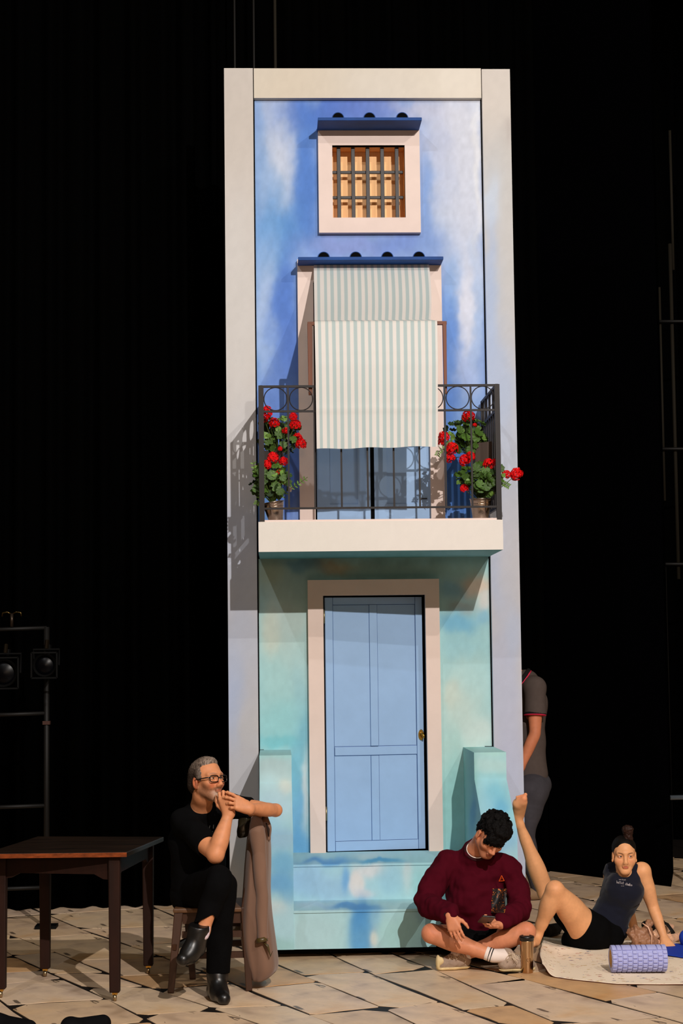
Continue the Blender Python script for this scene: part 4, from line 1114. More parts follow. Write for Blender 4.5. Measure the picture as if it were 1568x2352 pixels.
# ------------------------------------------------------------------ man in black on the chair
def man_on_chair():
    P = empty('person', J(470, 2290, -2.1) * (1, 1, 0), 'grey-bearded man in black T-shirt and glasses seated on chair, hands at his mouth', 'person')
    f = nrm((math.sin(math.radians(44)) * .975, -math.cos(math.radians(44)) * .975, .13))
    H = Frame(J(475, 1793, -2.10), f, up_of(f, -.04), 1.0)
    hc = H.c
    neck = J(460, 1862, -2.0)
    B = Solid()
    pel, chest = J(455, 2050, -1.88), J(455, 1930, -1.93)
    shR, shL = J(426, 1888, -2.03), J(520, 1852, -1.93)
    elR, wrR = J(495, 1964, -2.32), J(525, 1868, -2.26)
    elL, wrL = J(633, 1861, -2.05), J(572, 1857, -2.27)
    add_head(B, H, neck, .053, jaw=.96, nose=1.05, chin=1.2)
    B.cone(neck, chest, .045, .10, .03).cone(chest, pel, .11, .12, .06).cone(neck, shR, .034, .045, .02).cone(neck, shL, .034, .045, .02)
    B.chain([shR, (shR + elR) / 2, elR], [.060, .057, .042], .03).chain([elR, elR + (wrR - elR) * .3, wrR], [.041, .047, .028], .02)
    B.chain([shL, (shL + elL) / 2, elL], [.056, .046, .033], .03).chain([elL, elL + (wrL - elL) * .35, wrL], [.033, .038, .026], .015)
    # image-left hand stands up from the elbow, image-right hand folds over it from the right
    add_hand(B, wrR, (-.22, -.05, 1), (.35, .92, .1), (-.6, .7, 0), curls=[(.35, 1.4, 1.0), (.5, 1.5, .9), (.65, 1.5, .9), (.8, 1.4, .8)], spread=.12, size=.96, thumb_curl=.5, wr=.028)
    add_hand(B, wrL, (-.80, -.30, .42), (-.25, .9, -.45), (.3, .4, .8), curls=[(.15, .3, .3), (.3, .45, .4), (.5, .8, .5), (.65, .9, .5)], spread=.22, size=.94, thumb_curl=.35, wr=.026, tdir=(.9, .1, .6))
    hipR, hipL = J(440, 2052, -1.88), J(492, 2056, -1.85)
    k1, a1 = J(512, 2034, -2.28), J(498, 2240, -2.24)                # leg on the floor
    k2, a2 = J(503, 2020, -2.36), J(466, 2138, -2.40)                # crossing leg
    B.chain([hipL, k1, a1], [.06, .042, .036], .03).chain([hipR, k2, a2], [.06, .042, .034], .03)
    B.chain([a2, J(442, 2170, -2.43)], [.036, .03], .02)
    hd = box_around([H(-.09, -.12, -.13), H(.09, .13, .14)], .02)
    parts = [B.polys(.006, hi=(9, 9, neck[2] - .02)), B.polys(.0024, lo=(-9, -9, neck[2] - .03))]
    # the raised arm and folded hands are already inside the fine block above; elbows are in the coarse one
    def col(V):
        q = H.loc(V); c = np.repeat(lin((206, 138, 96))[None], len(V), 0)
        n = noise3(V * 40, 2); c *= (.93 + .14 * n)[:, None]
        face = (np.abs(q[:, 0]) < .1) & (np.abs(q[:, 2]) < .15) & (np.abs(q[:, 1]) < .112) & (q[:, 2] > -.118)
        front = face & (q[:, 1] > .02)
        x, y, z = np.abs(q[:, 0]), q[:, 1], q[:, 2]
        red = np.exp(-((x - .04) / .02) ** 2 - ((z + .03) / .02) ** 2) * front + np.exp(-(x / .014) ** 2 - ((z + .018) / .018) ** 2) * front * .9
        ear = sstep(.068, .078, x) * face
        c = c * (1 - .45 * np.clip(red + ear, 0, 1)[:, None]) + lin((190, 70, 44))[None] * (.45 * np.clip(red + ear, 0, 1)[:, None])
        sp = .75 + .5 * noise3(V * 420, 5)
        beard = sstep(-.040, -.054, z) * front * (y < .1035)
        beard = np.maximum(beard, sstep(-.010, -.06, z - (x - .05) * .9) * sstep(.03, .055, x) * face * sstep(-.01, .01, y))
        must = np.exp(-(x / .030) ** 4 - ((z + .048) / .0065) ** 2) * front
        lips = np.exp(-(x / .019) ** 4 - ((z + .060) / .0075) ** 4) * front * sstep(.075, .085, y)
        goat = np.exp(-(x / .034) ** 4) * sstep(-.050, -.070, z) * front * (y < .1035) * (1 - .9 * lips)
        b = np.clip(np.maximum(beard * .62, np.maximum(must * .9, goat * .9)) * sp, 0, .85)
        gw = np.clip(goat, 0, 1)[:, None]; grey = lin((158, 140, 126))[None] * gw + lin((78, 58, 46))[None] * (1 - gw)
        c = c * (1 - b[:, None]) + grey * b[:, None]
        c = c * (1 - .8 * lips[:, None]) + lin((176, 96, 72))[None] * .8 * lips[:, None]
        brow = np.exp(-((x - .031) / .019) ** 4 - ((z - .031 + (x - .03) ** 2 * 8) / .0042) ** 2) * front
        c = c * (1 - .6 * brow[:, None]) + lin((96, 70, 52))[None] * .6 * brow[:, None]
        lid = np.exp(-((x - .031) / .017) ** 4 - ((z - .006) / .0085) ** 4) * front
        return c * (1 - .25 * lid[:, None])
    solid_obj('body', M_skin, P, parts, col)
    eye_pair(P, H, nrm(f + np.array((.25, -.1, .12))), (60, 44, 34))
    # short grey hair
    Hr = Solid(); E = lambda c, r, k=.02, s=1: Hr.ell(H(*c), r, H.R, k, s)
    E((0, -.022, .038), (.078, .092, .086)); E((0, -.058, -.010), (.072, .062, .070)); E((0, .016, .098), (.048, .044, .026), .03)
    for sx in (-1, 1): E((sx * .071, .008, .014), (.012, .022, .046), .015)
    E((0, .125, .026), (.074, .085, .078), .012, -1); E((0, .07, -.07), (.12, .075, .075), .02, -1); E((0, -.02, -.16), (.1, .1, .07), .02, -1)
    for sx in (-1, 1): E((sx * .082, .0, -.028), (.03, .03, .036), .01, -1)
    def hcol(V):
        q = H.loc(V); t = sstep(.02, .11, q[:, 2]) * .6 + .5 * sstep(.0, .03, q[:, 1]) ; s_ = noise3(V * np.array((260, 260, 90)), 8)
        return lin((44, 34, 28))[None] * (1 - np.clip(t * s_ * 1.3, 0, 1))[:, None] + lin((140, 122, 108))[None] * np.clip(t * s_ * 1.3, 0, 1)[:, None]
    solid_obj('hair', new_mat('grey_hair', (120, 100, 84), .6, attr='paint'), P, Hr.polys(.0022), hcol, wrinkle=[(.0014, (200, 60, 200)), (.0008, (420, 120, 420))])
    # glasses
    G = MB(); fr = .0028
    for sx in (-1, 1):
        c = np.array((sx * .033, .1015, .002)); pts = []
        for i in range(25):
            a = 2 * math.pi * i / 24; e = 4.0; ca_, sa_ = math.cos(a), math.sin(a)
            pts.append(H(c[0] + .0265 * abs(ca_) ** (2 / e) * (1 if ca_ > 0 else -1), c[1] - .008 * abs(c[0] + .0255 * ca_) / .05, c[2] + .0170 * abs(sa_) ** (2 / e) * (1 if sa_ > 0 else -1)))
        G.tube(pts, fr, 6, cap=False)
        G.tube([H(sx * .058, .094, .009), H(sx * .073, .075, .009), H(sx * .081, .0, .006), H(sx * .080, -.014, -.004)], [.0036, .0034, .003, .0025], 6)
    G.tube([H(-.008, .103, .006), H(0, .106, .008), H(.008, .103, .006)], fr, 6)
    G.build('glasses', new_mat('black_plastic', (12, 10, 10), .2, spec=.6), P, smooth=True)
    # black T-shirt
    Tt = Solid(); nk = J(462, 1858, -1.99)
    Tt.cone(nk + (0, .02, -.03), chest, .075, .15, .05).cone(chest, pel, .145, .15, .05).cone(nk + (0, .02, -.03), shR, .065, .075, .05).cone(nk + (0, .02, -.03), shL, .065, .072, .05)
    seR = shR + (elR - shR) * .72; seL = shL + (elL - shL) * .50
    Tt.cone(shR, seR, .073, .066, .03).cone(shL, seL, .070, .058, .03)
    Tt.cut(seR, elR - shR, .12).cut(seL, elL - shL, .12)
    collar_on(Tt, nk + (0, .02, -.03), J(466, 1850, -2.02) + (0, 0, 0), .082, .060)
    solid_obj('t_shirt', M_black_cloth, P, Tt.polys(.006), wrinkle=[(.006, (18, 18, 18))])
    m = MB(); c0 = J(480, 1905, -2.13)      # faint grey print on the chest
    for i, (dx, dz, w_) in enumerate(((0, 0, .012), (.022, .004, .006), (.04, .0, .014), (.012, -.03, .02))): m.beam(c0 + (dx, 0, dz), c0 + (dx + w_ * .4, 0, dz + .02), .003, .002)
    m.build('shirt_print', new_mat('grey_print', (60, 58, 54), .8), P)
    # black trousers
    Tr = Solid()
    Tr.cone(hipR, hipL, .12, .12, .05)
    Tr.chain([hipL, k1, k1 + (a1 - k1) * .5, J(500, 2232, -2.24)], [.10, .072, .066, .062], .03)
    Tr.chain([hipR, k2, k2 + (a2 - k2) * .45, J(466, 2124, -2.40)], [.10, .072, .062, .046], .03)
    Tr.cut(J(500, 2234, -2.24), (0, 0, -1), .12).cut(J(463, 2112, -2.40), (.40, 0, -.9), .070)
    solid_obj('trousers', M_black_cloth, P, Tr.polys(.006), wrinkle=[(.006, (16, 16, 10))])
    Mb = new_mat('boot_leather', (14, 13, 13), .35, spec=.5)
    # boots
    for nm, an, heel, toe, up in (('boot', J(499, 2236, -2.24), J(494, 2290, -2.20), J(514, 2298, -2.40), 1), ('boot', J(456, 2136, -2.42), J(452, 2178, -2.40), J(420, 2204, -2.50), 0)):
        S2 = Solid(); hz = np.array((0, 0, .0))
        if up: heel[2] = .035; toe[2] = .03
        mid = (heel + toe) / 2
        S2.cone(an, heel, .050, .040, .03).cone(heel, mid, .040, .040, .03).cone(mid + (0, 0, .004), toe, .040, .034, .03).cone(an, mid, .045, .036, .04)
        if up: S2.cut((heel[0], heel[1], .006), (0, 0, -1), .4)
        else: S2.cut(an + (an - heel) * .28, an - heel, .1)
        solid_obj(nm, Mb, P, S2.polys(.004))
    S2 = Solid(); S2.chain([J(478, 2132, -2.42), J(472, 2150, -2.44), J(463, 2160, -2.455)], [.012, .015, .006], .01)
    solid_obj('sock', new_mat('white_sock', (200, 180, 186), .9, noise=(90, .3)), P, S2.polys(.003), wrinkle=[(.003, (200, 200, 60))])
    return P


man_on_chair()


# ------------------------------------------------------------------ jacket hung over the chair back
def jacket():
    M_j = new_mat('brown_wool', (120, 92, 76), .9, spec=.08, noise=(5, .10, (1, 1, .3)), bump=(500, .25, .001), sheen=.2)
    M_l = new_mat('olive_lining', (70, 56, 24), .35, spec=.5)
    K = empty('suit_jacket', J(590, 2240, -1.95) * (1, 1, 0) + (0, 0, .25), 'greyish brown suit jacket draped over the chair back', 'jacket')
    # rows: (y pixel, left px, right px) of the outer shell, given from the photograph; depth swells like hung cloth
    rows = [(1860, 583, 604, .05), (1868, 577, 612, .08), (1885, 572, 618, .12), (1910, 567, 621, .15), (1950, 563, 623, .17), (1990, 559, 623, .18), (2040, 556, 621, .19), (2090, 552, 624, .19), (2140, 549, 631, .19), (2190, 556, 638, .18), (2218, 563, 641, .17), (2232, 568, 634, .155), (2243, 573, 618, .14), (2249, 580, 600, .12)]
    yc = -1.90; n = 40; V = []
    for r, (py, l, rr, dep) in enumerate(rows):
        A, B_ = at(l, py, yc), at(rr, py, yc); c = (A + B_) / 2; hw = abs(B_[0] - A[0]) / 2
        for i in range(n):
            a = 2 * math.pi * i / n; s_ = math.sin(a); c_ = math.cos(a); t = r / (len(rows) - 1)
            fold = .006 * math.sin(5 * a + 1.2) * min(1, t * 3) + .004 * math.sin(9 * a + t * 3)
            V.append((c[0] + (hw + fold * .3 - .002) * math.copysign(abs(c_) ** .8, c_), yc + (dep + fold) * math.copysign(abs(s_) ** .9, s_), c[2]))
    m = MB(); R_ = len(rows)
    m.add(V, [(r * n + i, r * n + (i + 1) % n, (r + 1) * n + (i + 1) % n, (r + 1) * n + i) for r in range(R_ - 1) for i in range(n)] + [tuple(range(n)), tuple((R_ - 1) * n + i for i in range(n))])
    o = m.build('jacket_body', M_j, K, smooth=True); sb = o.modifiers.new('s', 'SUBSURF'); sb.levels = 1; sb.render_levels = 2
    # hanging sleeve on the camera side with its open cuff and lining
    Sv = Solid(); ys = -2.065
    Sv.chain([J(588, 1880, -2.0), J(590, 1915, ys + .01), J(597, 1985, ys - .012), J(601, 2060, ys - .018), J(602, 2125, ys - .025), J(603, 2158, ys - .025)], [.030, .043, .037, .033, .031, .031], .02)
    Sv.cut(J(603, 2156, ys - .03), (.05, -.1, -1), .08)
    solid_obj('jacket_sleeve', M_j, K, Sv.polys(.004), wrinkle=[(.004, (26, 26, 12))])
    MB().tube([J(600, 2154, ys - .032), J(602, 2164, ys - .036)], [.030, .032], 22).build('cuff_lining', M_l, K, smooth=True)
    MB().tube([J(606, 2166, ys - .035), J(614, 2172, ys - .04), J(621, 2196, ys - .03), J(626, 2184, ys - .03)], [.012, .020, .008, .002], 10, flat=.4).build('cuff_lining', M_l, K, smooth=True)
    # collar / second shoulder behind, with a darker fold, and the front edge seam
    Sv = Solid(); Sv.chain([J(606, 1872, -1.98), J(614, 1900, -2.0), J(617, 1926, -2.0)], [.018, .022, .012], .01)
    solid_obj('jacket_collar', M_j, K, Sv.polys(.004))
    MB().tube([J(611, 1890, -2.03), J(616, 1905, -2.05), J(617, 1922, -2.05)], [.003, .008, .003], 8).build('collar_fold', new_mat('dark_wool', (34, 22, 16), .9), K, smooth=True)
    # dark bundle between the jacket and the man's arm
    Sv = Solid(); Sv.chain([J(562, 1880, -1.98), J(557, 1910, -1.98), J(566, 1860 + 8, -1.96)], [.03, .035, .02], .02)
    solid_obj('jacket_lining', new_mat('dark_lining', (30, 26, 14), .3, spec=.5), K, Sv.polys(.004), wrinkle=[(.008, (40, 40, 30))])


jacket()


# ------------------------------------------------------------------ young man in the maroon sweatshirt, cross-legged with a phone
def sitting_man():
    P = empty('person', J(1095, 2200, -1.4) * (1, 1, 0), 'young man in maroon sweatshirt sitting cross-legged, looking down at a phone', 'person')
    f = nrm((.12, -.75, -.65)); H = Frame(J(1127, 1921, -1.46), f, up_of(f, .33), 1.0)
    if H.z[0] < 0: H = Frame(H.c, f, up_of(f, -.33), 1.0)
    neck = J(1086, 1962, -1.30); chest = J(1090, 2035, -1.24); pel = J(1092, 2148, -1.20)
    shA, shB = J(1024, 1985, -1.25), J(1165, 1994, -1.26)
    elA, wrA = J(980, 2074, -1.44), J(1034, 2104, -1.72)
    elB, wrB = J(1196, 2088, -1.42), J(1150, 2122, -1.64)
    B = Solid(); add_head(B, H, neck, .054, jaw=.98, nose=1.05)
    B.cone(neck, chest, .045, .09, .03).cone(chest, pel, .10, .11, .06).cone(neck, shA, .034, .04, .02).cone(neck, shB, .034, .04, .02)
    B.chain([shA, elA], [.045, .035], .03).chain([elA, wrA], [.035, .027], .02).chain([shB, elB], [.045, .035], .03).chain([elB, wrB], [.035, .027], .02)
    add_hand(B, wrA, (.24, -.34, -.80), (.3, .8, -.3), (.85, .1, .3), curls=[(.2, .25, .2), (.25, .25, .2), (.3, .3, .2), (.4, .3, .2)], spread=.12, size=.90, thumb_curl=.4)
    add_hand(B, wrB, (-.80, -.22, .02), (-.1, -.35, .85), (.1, -.6, .7), curls=[(.3, .7, .7), (.45, .8, .6), (.6, .8, .5), (.7, .8, .5)], spread=.15, size=.90, thumb_curl=.45)
    hA, hB = J(1062, 2160, -1.20), J(1126, 2160, -1.20)
    kA, aA = J(990, 2144, -1.56), J(1132, 2195, -1.64)
    kB, aB = J(1208, 2140, -1.56), J(1066, 2192, -1.50)
    B.chain([hA, (hA + kA) / 2, kA], [.082, .068, .053], .02).chain([kA, kA + (aA - kA) * .33, kA + (aA - kA) * .7, aA], [.053, .057, .042, .033], .015)
    B.chain([hB, (hB + kB) / 2, kB], [.082, .066, .053], .02).chain([kB, kB + (aB - kB) * .33, kB + (aB - kB) * .7, aB], [.053, .057, .042, .033], .015)
    tA, tB = J(1222, 2194, -1.58), J(1008, 2200, -1.52)
    B.cone(aA, aA + (tA - aA) * .25, .032, .026, .02).cone(aB, aB + (tB - aB) * .2, .032, .026, .02)
    zc = J(1080, 1975, -1.35)[2]; zh = J(1040, 2098, -1.65)[2]
    lo2, hi2 = box_around([wrA, wrB, J(1048, 2160, -1.75), J(1110, 2140, -1.75)], .05)
    parts = [B.polys(.0055, hi=(9, 9, zc)), B.polys(.0024, lo=(-9, -9, zc - .012))]
    # finer skin for both hands
    parts = [B.polys(.0045, hi=(9, 9, zc)), B.polys(.0024, lo=(-9, -9, zc - .01))]
    def col(V):
        q = H.loc(V); c = np.repeat(lin((205, 134, 98))[None], len(V), 0); c *= (.92 + .16 * noise3(V * 30, 2))[:, None]
        x, y, z = np.abs(q[:, 0]), q[:, 1], q[:, 2]; face = (x < .1) & (np.abs(z) < .15) & (np.abs(y) < .14); front = face & (y > .02)
        st = np.clip(sstep(-.03, -.06, z) * front * .35 + np.exp(-(x / .028) ** 4 - ((z + .048) / .006) ** 2) * front * .3, 0, .5)
        c = c * (1 - st[:, None]) + lin((70, 44, 34))[None] * st[:, None]
        lips = np.exp(-(x / .019) ** 4 - ((z + .060) / .0075) ** 4) * front * sstep(.075, .085, y); c = c * (1 - .7 * lips[:, None]) + lin((160, 70, 60))[None] * .7 * lips[:, None]
        brow = np.exp(-((x - .030) / .020) ** 4 - ((z - .029 + (x - .03) ** 2 * 8) / .0048) ** 2) * front; c = c * (1 - .85 * brow[:, None]) + lin((26, 16, 12))[None] * .85 * brow[:, None]
        lid = np.exp(-((x - .031) / .016) ** 4 - ((z + .001) / .0030) ** 2) * front; c = c * (1 - .8 * lid[:, None]) + lin((20, 12, 10))[None] * .8 * lid[:, None]
        for k_ in (kA, kB):
            r = np.exp(-(np.linalg.norm(V - (k_ + (0, -.04, .03)), axis=1) / .05) ** 2)[:, None]; c = c * (1 - .35 * r) + lin((214, 120, 90))[None] * .35 * r
        return c
    solid_obj('body', M_skin, P, parts, col)
    eye_pair(P, H, nrm(f + np.array((0, 0, -.5))), (40, 26, 18))
    # dark curly hair
    Hr = Solid(); E = lambda c, r, k=.02, s=1: Hr.ell(H(*c), r, H.R, k, s)
    E((0, -.02, .058), (.084, .098, .082)); E((0, .050, .085), (.068, .048, .044), .03); E((0, -.055, .0), (.074, .060, .070)); E((.02, .084, .050), (.054, .024, .030), .02)
    E((-.005, .062, .108), (.05, .04, .02), .02)
    rnd = random.Random(5)
    for _ in range(90):
        a = rnd.uniform(0, 2 * math.pi); b = math.acos(rnd.uniform(.02, 1)); d = np.array((math.sin(b) * math.cos(a), math.sin(b) * math.sin(a), math.cos(b)))
        E((d * (.086, .098, .088) + (0, -.01, .058)), (rnd.uniform(.010, .018),) * 3, .008)
    for x in (-.035, -.012, .008, .026, .044, .058): E((x, .096 - abs(x) * .5, .036 + rnd.uniform(-.006, .004) - max(0, x) * .3), (.014, .012, .026), .01)
    for sx in (-1, 1): E((sx * .090, .004, -.030), (.03, .03, .040), .01, -1)
    Mh = new_mat('black_hair', (7, 5, 5), .75, spec=.12, noise=(60, .4))
    hair = solid_obj('hair', Mh, P, Hr.polys(.003), wrinkle=[(.005, (70, 70, 70)), (.003, (170, 170, 170))])
    m = MB()
    for _ in range(150):
        a = rnd.uniform(0, 2 * math.pi); b = math.acos(rnd.uniform(-.05, 1)); d = np.array((math.sin(b) * math.cos(a), math.sin(b) * math.sin(a), math.cos(b)))
        p = d * (.088, .100, .092) + (0, -.01, .056); t = nrm(np.cross(d, (rnd.gauss(0, .4), rnd.gauss(0, 1), rnd.gauss(0, .4)))); L = rnd.uniform(.006, .013)
        m.tube([H(*p), H(*(p + d * L * .8 + t * L * .5)), H(*(p + d * L * .9 + t * L * 1.4)), H(*(p + d * L * .3 + t * L * 2))], [.0030, .0028, .0020, .0006], 5)
    o = m.build('curls', Mh, P, smooth=True, fix=False); o['kind'] = 'stuff'
    MB().ring(H(-.080, .0, -.036), .005, .0016, u=H.y, w=H.z, n=14).build('earring', new_mat('dark_metal', (30, 28, 30), .3, metal=1), P, smooth=True)
    # sweatshirt
    M_s = new_mat('maroon_fleece', (70, 11, 24), .98, spec=.03, noise=(5, .12), bump=(350, .3, .001))
    Sw = Solid(); nb = J(1086, 1976, -1.27)
    Sw.cone(nb, chest, .085, .150, .06).cone(chest, J(1092, 2100, -1.22), .150, .155, .06).cone(J(1092, 2105, -1.22), J(1096, 2128, -1.24), .150, .130, .03).cone(J(1084, 1952, -1.29), nb, .060, .075, .03)
    Sw.cone(nb, shA, .065, .074, .05).cone(nb, shB, .065, .074, .05)
    Sw.ell(J(1092, 2075, -1.31), (.15, .09, .10), None, .06)
    Sw.chain([shA, (shA + elA) / 2 + (-.01, 0, 0), elA, elA + (wrA - elA) * .55, elA + (wrA - elA) * .86, elA + (wrA - elA) * .96], [.074, .076, .064, .062, .054, .038], .03)
    Sw.chain([shB, (shB + elB) / 2 + (.012, 0, 0), elB, elB + (wrB - elB) * .5, elB + (wrB - elB) * .84, elB + (wrB - elB) * .95], [.070, .068, .062, .060, .052, .038], .03)
    Sw.cone(H(0, -.01, -.085), H(0, -.01, -.25), .05, .064, .004) if False else None
    Sw.ops = [o_ for o_ in Sw.ops if o_ is not None]
    ntop = J(1093, 1953, -1.35); collar_on(Sw, nb + (0, .02, -.01), ntop, .095, .064)
    solid_obj('sweatshirt', M_s, P, Sw.polys(.005), wrinkle=[(.014, (10, 10, 8)), (.010, (16, 16, 26)), (.004, (40, 40, 30))])
    # ribbed cuffs, neck rib, white T-shirt collar
    M_c = new_mat('dark_rib', (30, 8, 14), .95, bump=(300, .4, .002))
    for e_, w_ in ((elA, wrA), (elB, wrB)):
        d = nrm(w_ - e_); MB().tube([w_ - d * .045, w_ - d * .005], [.040, .034], 20).build('cuff', M_c, P, smooth=True)
    nax = nrm(ntop - nb); neck_ring(new_mat('maroon_rib', (46, 7, 15), .95), P, 'neck_rib', ntop - nax * .006, nax, .062, .0075)
    neck_ring(new_mat('white_cotton', (226, 214, 206), .9), P, 'white_collar', ntop + nax * .006, nax, .056, .003)
    # orange chest badge: triangle outline, and the dark printed pocket
    Mo = new_mat('orange_print', (226, 84, 20), .7)
    surf = lambda px, py: J(px, py, -1.455)
    tr = [surf(1151, 2011), surf(1157, 2023), surf(1146, 2024)]
    dep = {}
    from mathutils.bvhtree import BVHTree
    sw = [o_ for o_ in P.children if o_.name.startswith('sweatshirt')][0]
    bvh = BVHTree.FromPolygons([v.co.copy() for v in sw.data.vertices], [tuple(p.vertices) for p in sw.data.polygons])
    def hit(px, py, off=.003):
        d = nrm(ray(px, py)); h_ = bvh.ray_cast(Vector(CAM), Vector(d)); return np.array(h_[0]) - d * off if h_[0] is not None else J(px, py, -1.45)
    m = MB(); tp = [hit(*p) for p in ((1151.5, 2011), (1157.5, 2023), (1145.5, 2024))]
    for a, b in ((0, 1), (1, 2), (2, 0)): m.tube([tp[a], tp[b]], .0022, 6)
    m.tube([hit(1149, 2021), hit(1151.5, 2016), hit(1154, 2021)], .0014, 5)
    m.build('chest_badge', Mo, P)
    nx, ny = 14, 24; V = []
    for j in range(ny + 1):
        for i in range(nx + 1):
            u, v = i / nx, j / ny; V.append(hit(1131 + 32 * u - v * 4 + 1.0 * math.sin(v * 9), 2041 + 56 * v, .0))
    V = np.array(V); dist = np.linalg.norm(V - CAM, axis=1).reshape(ny + 1, nx + 1); D0 = dist.copy()      # the stiff patch bridges the fold below it
    for _ in range(30):
        e_ = np.pad(dist, 1, mode='edge'); dist = np.minimum(D0, (e_[:-2, 1:-1] + e_[2:, 1:-1] + e_[1:-1, :-2] + e_[1:-1, 2:]) / 4)
    V = CAM + (V - CAM) * ((dist.ravel() - .004) / np.linalg.norm(V - CAM, axis=1))[:, None]
    m = MB(); m.add(V, [(j * (nx + 1) + i, j * (nx + 1) + i + 1, (j + 1) * (nx + 1) + i + 1, (j + 1) * (nx + 1) + i) for j in range(ny) for i in range(nx)])
    mp_ = bpy.data.materials.new('printed_pocket'); mp_.use_nodes = True; N, L = mp_.node_tree.nodes, mp_.node_tree.links
    tc = N.new('ShaderNodeTexCoord'); ns = N.new('ShaderNodeTexNoise'); ns.inputs['Scale'].default_value = 34; ns.inputs['Detail'].default_value = 6; ns.inputs['Distortion'].default_value = 2.5; L.new(tc.outputs['Object'], ns.inputs['Vector'])
    cr = N.new('ShaderNodeValToRGB'); cr.color_ramp.elements[0].position = .50; cr.color_ramp.elements[0].color = tuple(lin((12, 10, 12))) + (1,); cr.color_ramp.elements[1].position = .66; cr.color_ramp.elements[1].color = tuple(lin((214, 110, 30))) + (1,)
    e = cr.color_ramp.elements.new(.58); e.color = tuple(lin((60, 30, 16))) + (1,)
    L.new(ns.outputs['Fac'], cr.inputs['Fac']); L.new(cr.outputs[0], N['Principled BSDF'].inputs['Base Color']); N['Principled BSDF'].inputs['Roughness'].default_value = .6
    m.build('chest_pocket', mp_, P, smooth=True)
    # shorts
    Sh = Solid(); Sh.cone(J(1080, 2140, -1.22), J(1110, 2140, -1.22), .15, .15, .05).cone(hA, hA + (kA - hA) * .42, .105, .095, .04).cone(hB, hB + (kB - hB) * .40, .105, .092, .04)
    Sh.cut(hA + (kA - hA) * .46, kA - hA, .16).cut(hB + (kB - hB) * .44, kB - hB, .16).cut((1.2, -1.2, .004), (0, 0, -1), .8)
    Sh.cone(J(1085, 2165, -1.42), J(1110, 2168, -1.42), .06, .06, .05)
    solid_obj('shorts', M_black_cloth, P, Sh.polys(.006))
    # socks and running shoes
    M_sock = new_mat('white_sock_knit', (226, 212, 204), .95, bump=(260, .3, .002)); M_stripe = new_mat('black_stripe', (16, 14, 14), .9)
    M_shoe = new_mat('grey_mesh_shoe', (158, 138, 122), .85, noise=(26, .25), bump=(160, .5, .003)); M_sole = new_mat('cream_sole', (222, 200, 150), .6, noise=(20, .12)); M_lace = new_mat('shoe_lace', (206, 186, 160), .9)
    d = nrm(aA - kA)
    So = Solid(); So.chain([aA - d * .045, aA, aA + (tA - aA) * .3], [.038, .038, .038], .02); So.cut(aA - d * .045, -d, .06)
    sock = solid_obj('sock', M_sock, P, So.polys(.003))
    for t in (-.022, -.008): MB().lathe([(.0388, -.003), (.0402, 0), (.0388, .003)], aA + d * t, d, 28, cap=False).build('sock_stripe', M_stripe, sock, smooth=True)
    So = Solid(); db = nrm(aB - kB); So.chain([aB - db * .02, aB, aB + (tB - aB) * .3], [.037, .037, .037], .02); solid_obj('sock', M_sock, P, So.polys(.004))
    def shoe(an, toe, out, cream):
        an, toe = an.copy(), toe.copy(); z_ = np.array((0, 0, 1.)); dv = nrm((toe - an) * (1, 1, .35)); q = np.linalg.norm(toe - an) / .185; side = nrm(np.cross(dv, z_)) * out
        an2 = np.array((an[0], an[1], .050)); heel = an2 - dv * .020; S2 = Solid(); mid = an2 + dv * .075 * q; tp = an2 + dv * .165 * q; tp[2] = .036
        S2.cone(an + (0, 0, .004), an2 + (0, 0, .004), .038, .036, .02).cone(heel, mid, .036, .037, .02).cone(mid, tp, .037, .030, .02)
        S2.ell(an2 + dv * .04 * q + (0, 0, .018), (.034, .034, .026), None, .02)
        S2.cut((an2[0], an2[1], .006), (0, 0, -1), .3)
        o_ = solid_obj('shoe', M_shoe, P, S2.polys(.003), wrinkle=[(.0025, (60, 60, 40))])
        S3 = Solid(); dn = np.array((0, 0, -.012)); S3.cone(heel + dn, mid + dn, .038, .039, .02).cone(mid + dn, tp + dn, .039, .033, .02)
        S3.cut((an2[0], an2[1], .003), (0, 0, -1), .3).cut((mid[0], mid[1], .019), (0, 0, 1), .3)
        solid_obj('sole', M_sole, o_, S3.polys(.003))
        if cream:
            S4 = Solid(); S4.ell(tp + dv * .020 + (0, -.004, .010), (.014, .028, .042), None, .01).ell(tp + dv * .006 + (0, -.02, .02), (.018, .018, .022), None, .01); S4.cut((tp[0], tp[1], .004), (0, 0, -1), .2)
            solid_obj('toe_cap', M_sole, o_, S4.polys(.003))
        from mathutils.bvhtree import BVHTree
        bv = BVHTree.FromPolygons([v.co.copy() for v in o_.data.vertices], [tuple(p.vertices) for p in o_.data.polygons])
        def on(c, s_):
            p = c + side * s_; src = p + np.array((0, -.5, .62)) * .3; dd = nrm(p - src); h_ = bv.ray_cast(Vector(src), Vector(dd)); return np.array(h_[0]) - dd * .0015 if h_[0] is not None else p
        L_ = MB()
        for k in range(6):
            c = an2 + dv * (.018 + .017 * k) * q + (0, -.01, .01); L_.tube([on(c + dv * .004 * (1 if (k + i) % 2 else -1), s_) for i, s_ in enumerate((-.020, -.010, 0, .010, .020))], .0024, 5)
        c = on(an2 + dv * .02 * q, 0) + (0, -.004, .003)
        for s_ in (-1, 1): L_.tube([c, c + (s_ * .012, -.014, .006), c + (s_ * .028, -.018, -.010), c + (s_ * .020, -.020, -.030), c + (s_ * .004, -.008, -.010)], .0019, 5)
        L_.tube([c, c + (.016, -.014, -.018), c + (.034, -.016, -.036), c + (.028, -.014, -.050)], .0018, 5)
        L_.build('laces', M_lace, o_, smooth=True)
    shoe(aA + (tA - aA) * .36, tA, 1, False); shoe(aB + (tB - aB) * .12, tB, -1, True)
